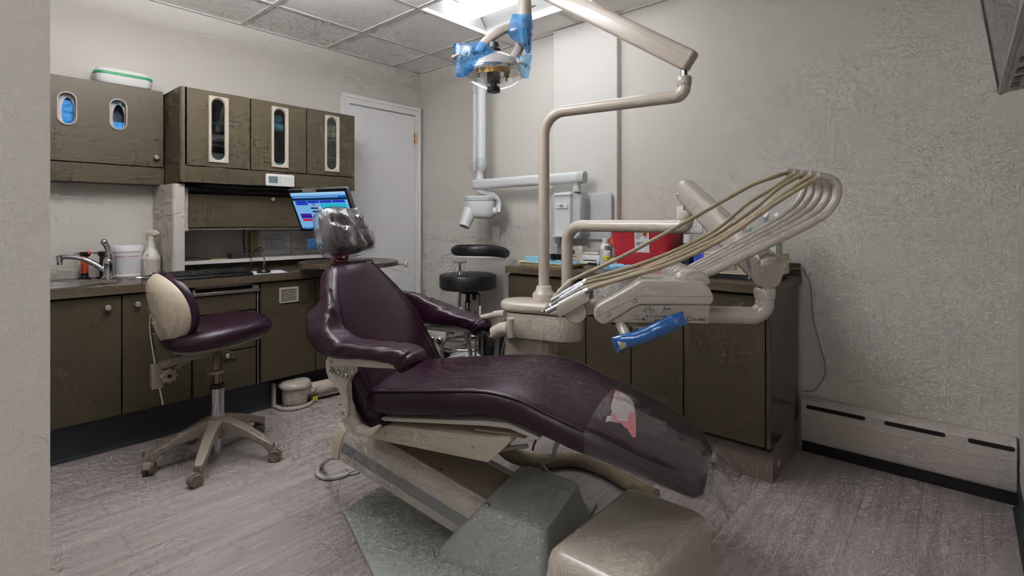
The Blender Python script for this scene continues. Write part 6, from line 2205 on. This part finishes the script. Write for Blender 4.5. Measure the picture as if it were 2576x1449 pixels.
tub = bottle('wipes_tub', 'large white disinfectant wipes tub with fine red and grey print by the faucet', 'tub', (.757, 3.525, TZ), [(.074, .0005), (.0765, .004), (.0765, .012), (.0735, .014), (.0735, .135), (.0755, .137), (.0755, .141)], M_white, 44)
B().lathe([(.0775, .1412), (.0775, .152), (.0765, .154), (.0765, .170), (.074, .174), (.065, .176), (.0003, .176)], Matrix.Translation((.757, 3.525, TZ)), 44).build('lid', M_white, tub)
va = math.atan2(-3.525, -.757)
B().sheet(wrap((.757, 3.525, TZ), .0735, va - 1.2, va + 1.4, .02, .125), 24, 1, .0003).build('label', printed('tub_print', '#e2e2e4', '#98969c', 300, .5), tub)
b = B()
b.sheet(wrap((.757, 3.525, TZ), .0735, va - .9, va - .15, .1135, .1165, dr=.0008), 8, 1, .0002)
b.sheet(wrap((.757, 3.525, TZ), .0735, va + .05, va + .8, .1135, .1165, dr=.0008), 8, 1, .0002)
b.sheet(wrap((.757, 3.525, TZ), .0735, va + .95, va + 1.2, .118, .122, dr=.0008), 4, 1, .0002)
b.sheet(wrap((.757, 3.525, TZ), .0735, va + .95, va + 1.2, .102, .106, dr=.0008), 4, 1, .0002)
b.build('red_print', mat('red_print', '#c0485a', .5), tub)
sb = bottle('trigger_spray_bottle', 'white trigger spray bottle marked with a handwritten number beside the wipes tub', 'spray bottle', (.850, 3.455, TZ), [(.041, .0005), (.044, .004), (.0445, .03), (.0445, .102), (.043, .112), (.034, .13), (.022, .152), (.0175, .162), (.0165, .200)], mat('spray_white', '#d6d3ca', .4), 32)
B().lathe([(.019, .2), (.019, .222), (.014, .225)], Matrix.Translation((.85, 3.455, TZ)), 22).build('collar', mat('spray_head', '#c9c3b2', .4), sb)
T = MX(V((.85, 3.455, TZ + .225)), RX, UP, -RF)
B().prism([(-.034, .022), (-.032, .034), (.02, .036), (.042, .022), (.044, .010), (.034, .004), (.012, .0), (-.012, .0), (-.014, .012)], -.012, .012, T, .004, 2).build('head', bpy.data.materials['spray_head'], sb)
B().tube(smoothpath([T @ V((-.018, .014, 0)), T @ V((-.026, -.004, 0)), T @ V((-.030, -.03, 0))], 5), [.006] * 6 + [.004] * 5, 10).build('trigger', bpy.data.materials['spray_head'], sb)
va2 = math.atan2(-3.455, -.85)
B().sheet(wrap((.85, 3.455, TZ), .0445, va2 - 1.3, va2 - .75, .008, .095), 8, 1, .0003).build('label', printed('spray_print', '#cfcabf', '#86796f', 300, .45), sb)
B().sheet(wrap((.85, 3.455, TZ), .0445, va2 - .6, va2 + .9, .008, .095), 14, 1, .0003).build('label', bpy.data.materials['spray_print'], sb)
b = B(); b.text('2', .02, MX(V((.85, 3.455, TZ + .121)) - RF * .0405 + RX * .006, RX, (UP + RF * .5).normalized(), (-RF + UP * .5).normalized())); b.build('handwriting', M_ink, sb, smooth=0)

# torches behind the sink
def torch(c, label, band, rot):
    o = thing('torch', label, 'torch', c, 'butane torches behind the sink')
    C0 = V(c)
    B().lathe([(.03, .0005), (.03, .006), (.018, .010), (.0165, .012), (.0165, .03), (.0175, .032)], Matrix.Translation(C0), 22).build('foot', M_black, o)
    B().lathe([(.0165, .03), (.0165, .115), (.014, .122)], Matrix.Translation(C0), 22).build('tank', mat(band + '_tank', '#e05a3a' if band == 'red' else '#1c1c1e', .45, var=.3 if band == 'red' else .02, vscale=90), o)
    d = V((math.cos(rot), math.sin(rot), 0))
    B().box((-.02, -.012, .12), (.022, .012, .145), .004, 2, MX(C0, d, V((-d.y, d.x, 0)), UP)).build('burner_body', M_black, o)
    b = B()
    b.tube([C0 - d * .02 + UP * .136, C0 - d * .055 + UP * .136], [.005, .0045], 12)
    b.tube([C0 - d * .025 + UP * .136, C0 - d * .04 + UP * .136], .0065, 12)
    b.build('nozzle', M_steel, o)
    B().box((.014, -.009, .132), (.032, .009, .147), .003, 1, MX(C0, d, V((-d.y, d.x, 0)), UP)).build('gas_dial', mat('torch_red', '#c3262c', .4) if band == 'red' else M_steel, o)
    return o
tc0 = W(212, 700, Z=TZ)
torch((.570, 3.535, TZ), 'pocket torch with an orange red label behind the curved spout', 'red', math.atan2(-.752, .659))
torch((.648, 3.53, TZ), 'black pocket torch half hidden behind the faucet body', 'black', math.atan2(-.752, .659))

# ---- monitor on its arm
mn = thing('monitor', 'tilted computer monitor showing a blue schedule, hanging under the wall cabinet', 'monitor', (1.6, 2.9, 1.06))
TL, TR, BL = W(722, 478, d=3.0), W(870, 472, d=2.8), W(760, 582, d=3.097)
ux = (TR - TL).normalized(); uy = (TL - BL).normalized(); uz = ux.cross(uy)
mw, mh = (TR - TL).length, (TL - BL).length
M0 = MX(BL, ux, uy, uz)
bx((0, 0, -.03), (mw, mh, 0), .008, 3, M0).build('housing', mat('graphite_bezel', '#55565a', .35, .3), mn)
bx((.003, .003, 0), (mw - .003, mh - .003, .0012), 0, 1, M0).build('bezel', M_black, mn)
sx0, sx1, sy0, sy1 = .016, mw - .016, .018, mh - .02
scr = bx((sx0, sy0, .0012), (sx1, sy1, .0018), 0, 1, M0).build('screen', glow('screen_light_blue', '#7db8ee', 0.38), mn, smooth=0)
def cell(x0, x1, y0, y1, m, z=.0002):
    w_, h_ = sx1 - sx0, sy1 - sy0
    return ((sx0 + w_ * x0, sy0 + h_ * y0, .0018), (sx0 + w_ * x1, sy0 + h_ * y1, .0018 + z))
def group_cells(name, rects, m, z=.0002):
    b = B()
    for r_ in rects:
        lo, hi = cell(*r_, None, z)
        b.box(lo, hi, 0, 1, M0)
    b.build(name, m, scr, smooth=0)
group_cells('title_bars', [(0, 1, .945, 1)], glow('scr_pale', '#a5d3f5', 0.40))
group_cells('toolbar', [(0, 1, .845, .90), (0, 1, .0, .045)], glow('scr_blue', '#1d6fd0', 0.30))
group_cells('dark_rows', [(0, 1, .79, .845), (.30, .47, .555, .60), (.31, .47, .46, .505)], glow('scr_dark', '#1b3f66', 0.20))
group_cells('header_cells', [(.04, .26, .715, .785), (.27, .49, .715, .785), (.50, .72, .715, .785), (.73, .95, .715, .785), (.05, .27, .665, .713)], glow('scr_royal', '#2a45d8', 0.30))
group_cells('purple_block', [(.06, .27, .30, .43)], glow('scr_purple', '#4a1fa8', 0.30))
group_cells('red_block', [(.07, .27, .225, .285)], glow('scr_red', '#c8273a', 0.35))
group_cells('cyan_block', [(.50, .95, .42, .70)], glow('scr_cyan', '#2bc0d8', 0.38))
rows = [(0, 1, .64 - i * .085, .642 - i * .085) for i in range(7)]
icons = [(.03 + i * .032, .05 + i * .032, .86, .885) for i in range(26)]
group_cells('grid_lines', rows, glow('scr_grid', '#4f86c0', 0.30), .00025)
group_cells('icons', icons + [(.02 + i * .04, .035 + i * .04, .01, .035) for i in range(4)], glow('scr_icon', '#b9d7f2', 0.35), .0003)
B().box((mw * .27, mh - .017, .0012), (mw * .50, mh - .003, .002), 0, 1, M0).build('asset_label', M_grayp, mn)
b = B()
c_ = BL + ux * mw * .5 + uy * mh * .6 - uz * .03
b.tube(bendpath([c_, c_ - uz * .10, V((1.62, 3.27, 1.30)), V((1.60, 3.30, 1.335))], .03, 6), .014, 12)
b.build('monitor_arm', M_black, mn)
bx((-.05, -.05, -.036), (.05, .05, -.028), .004, 1, MX(c_ + uz * .012, ux, uy, uz)).build('mount_plate', M_black, mn)
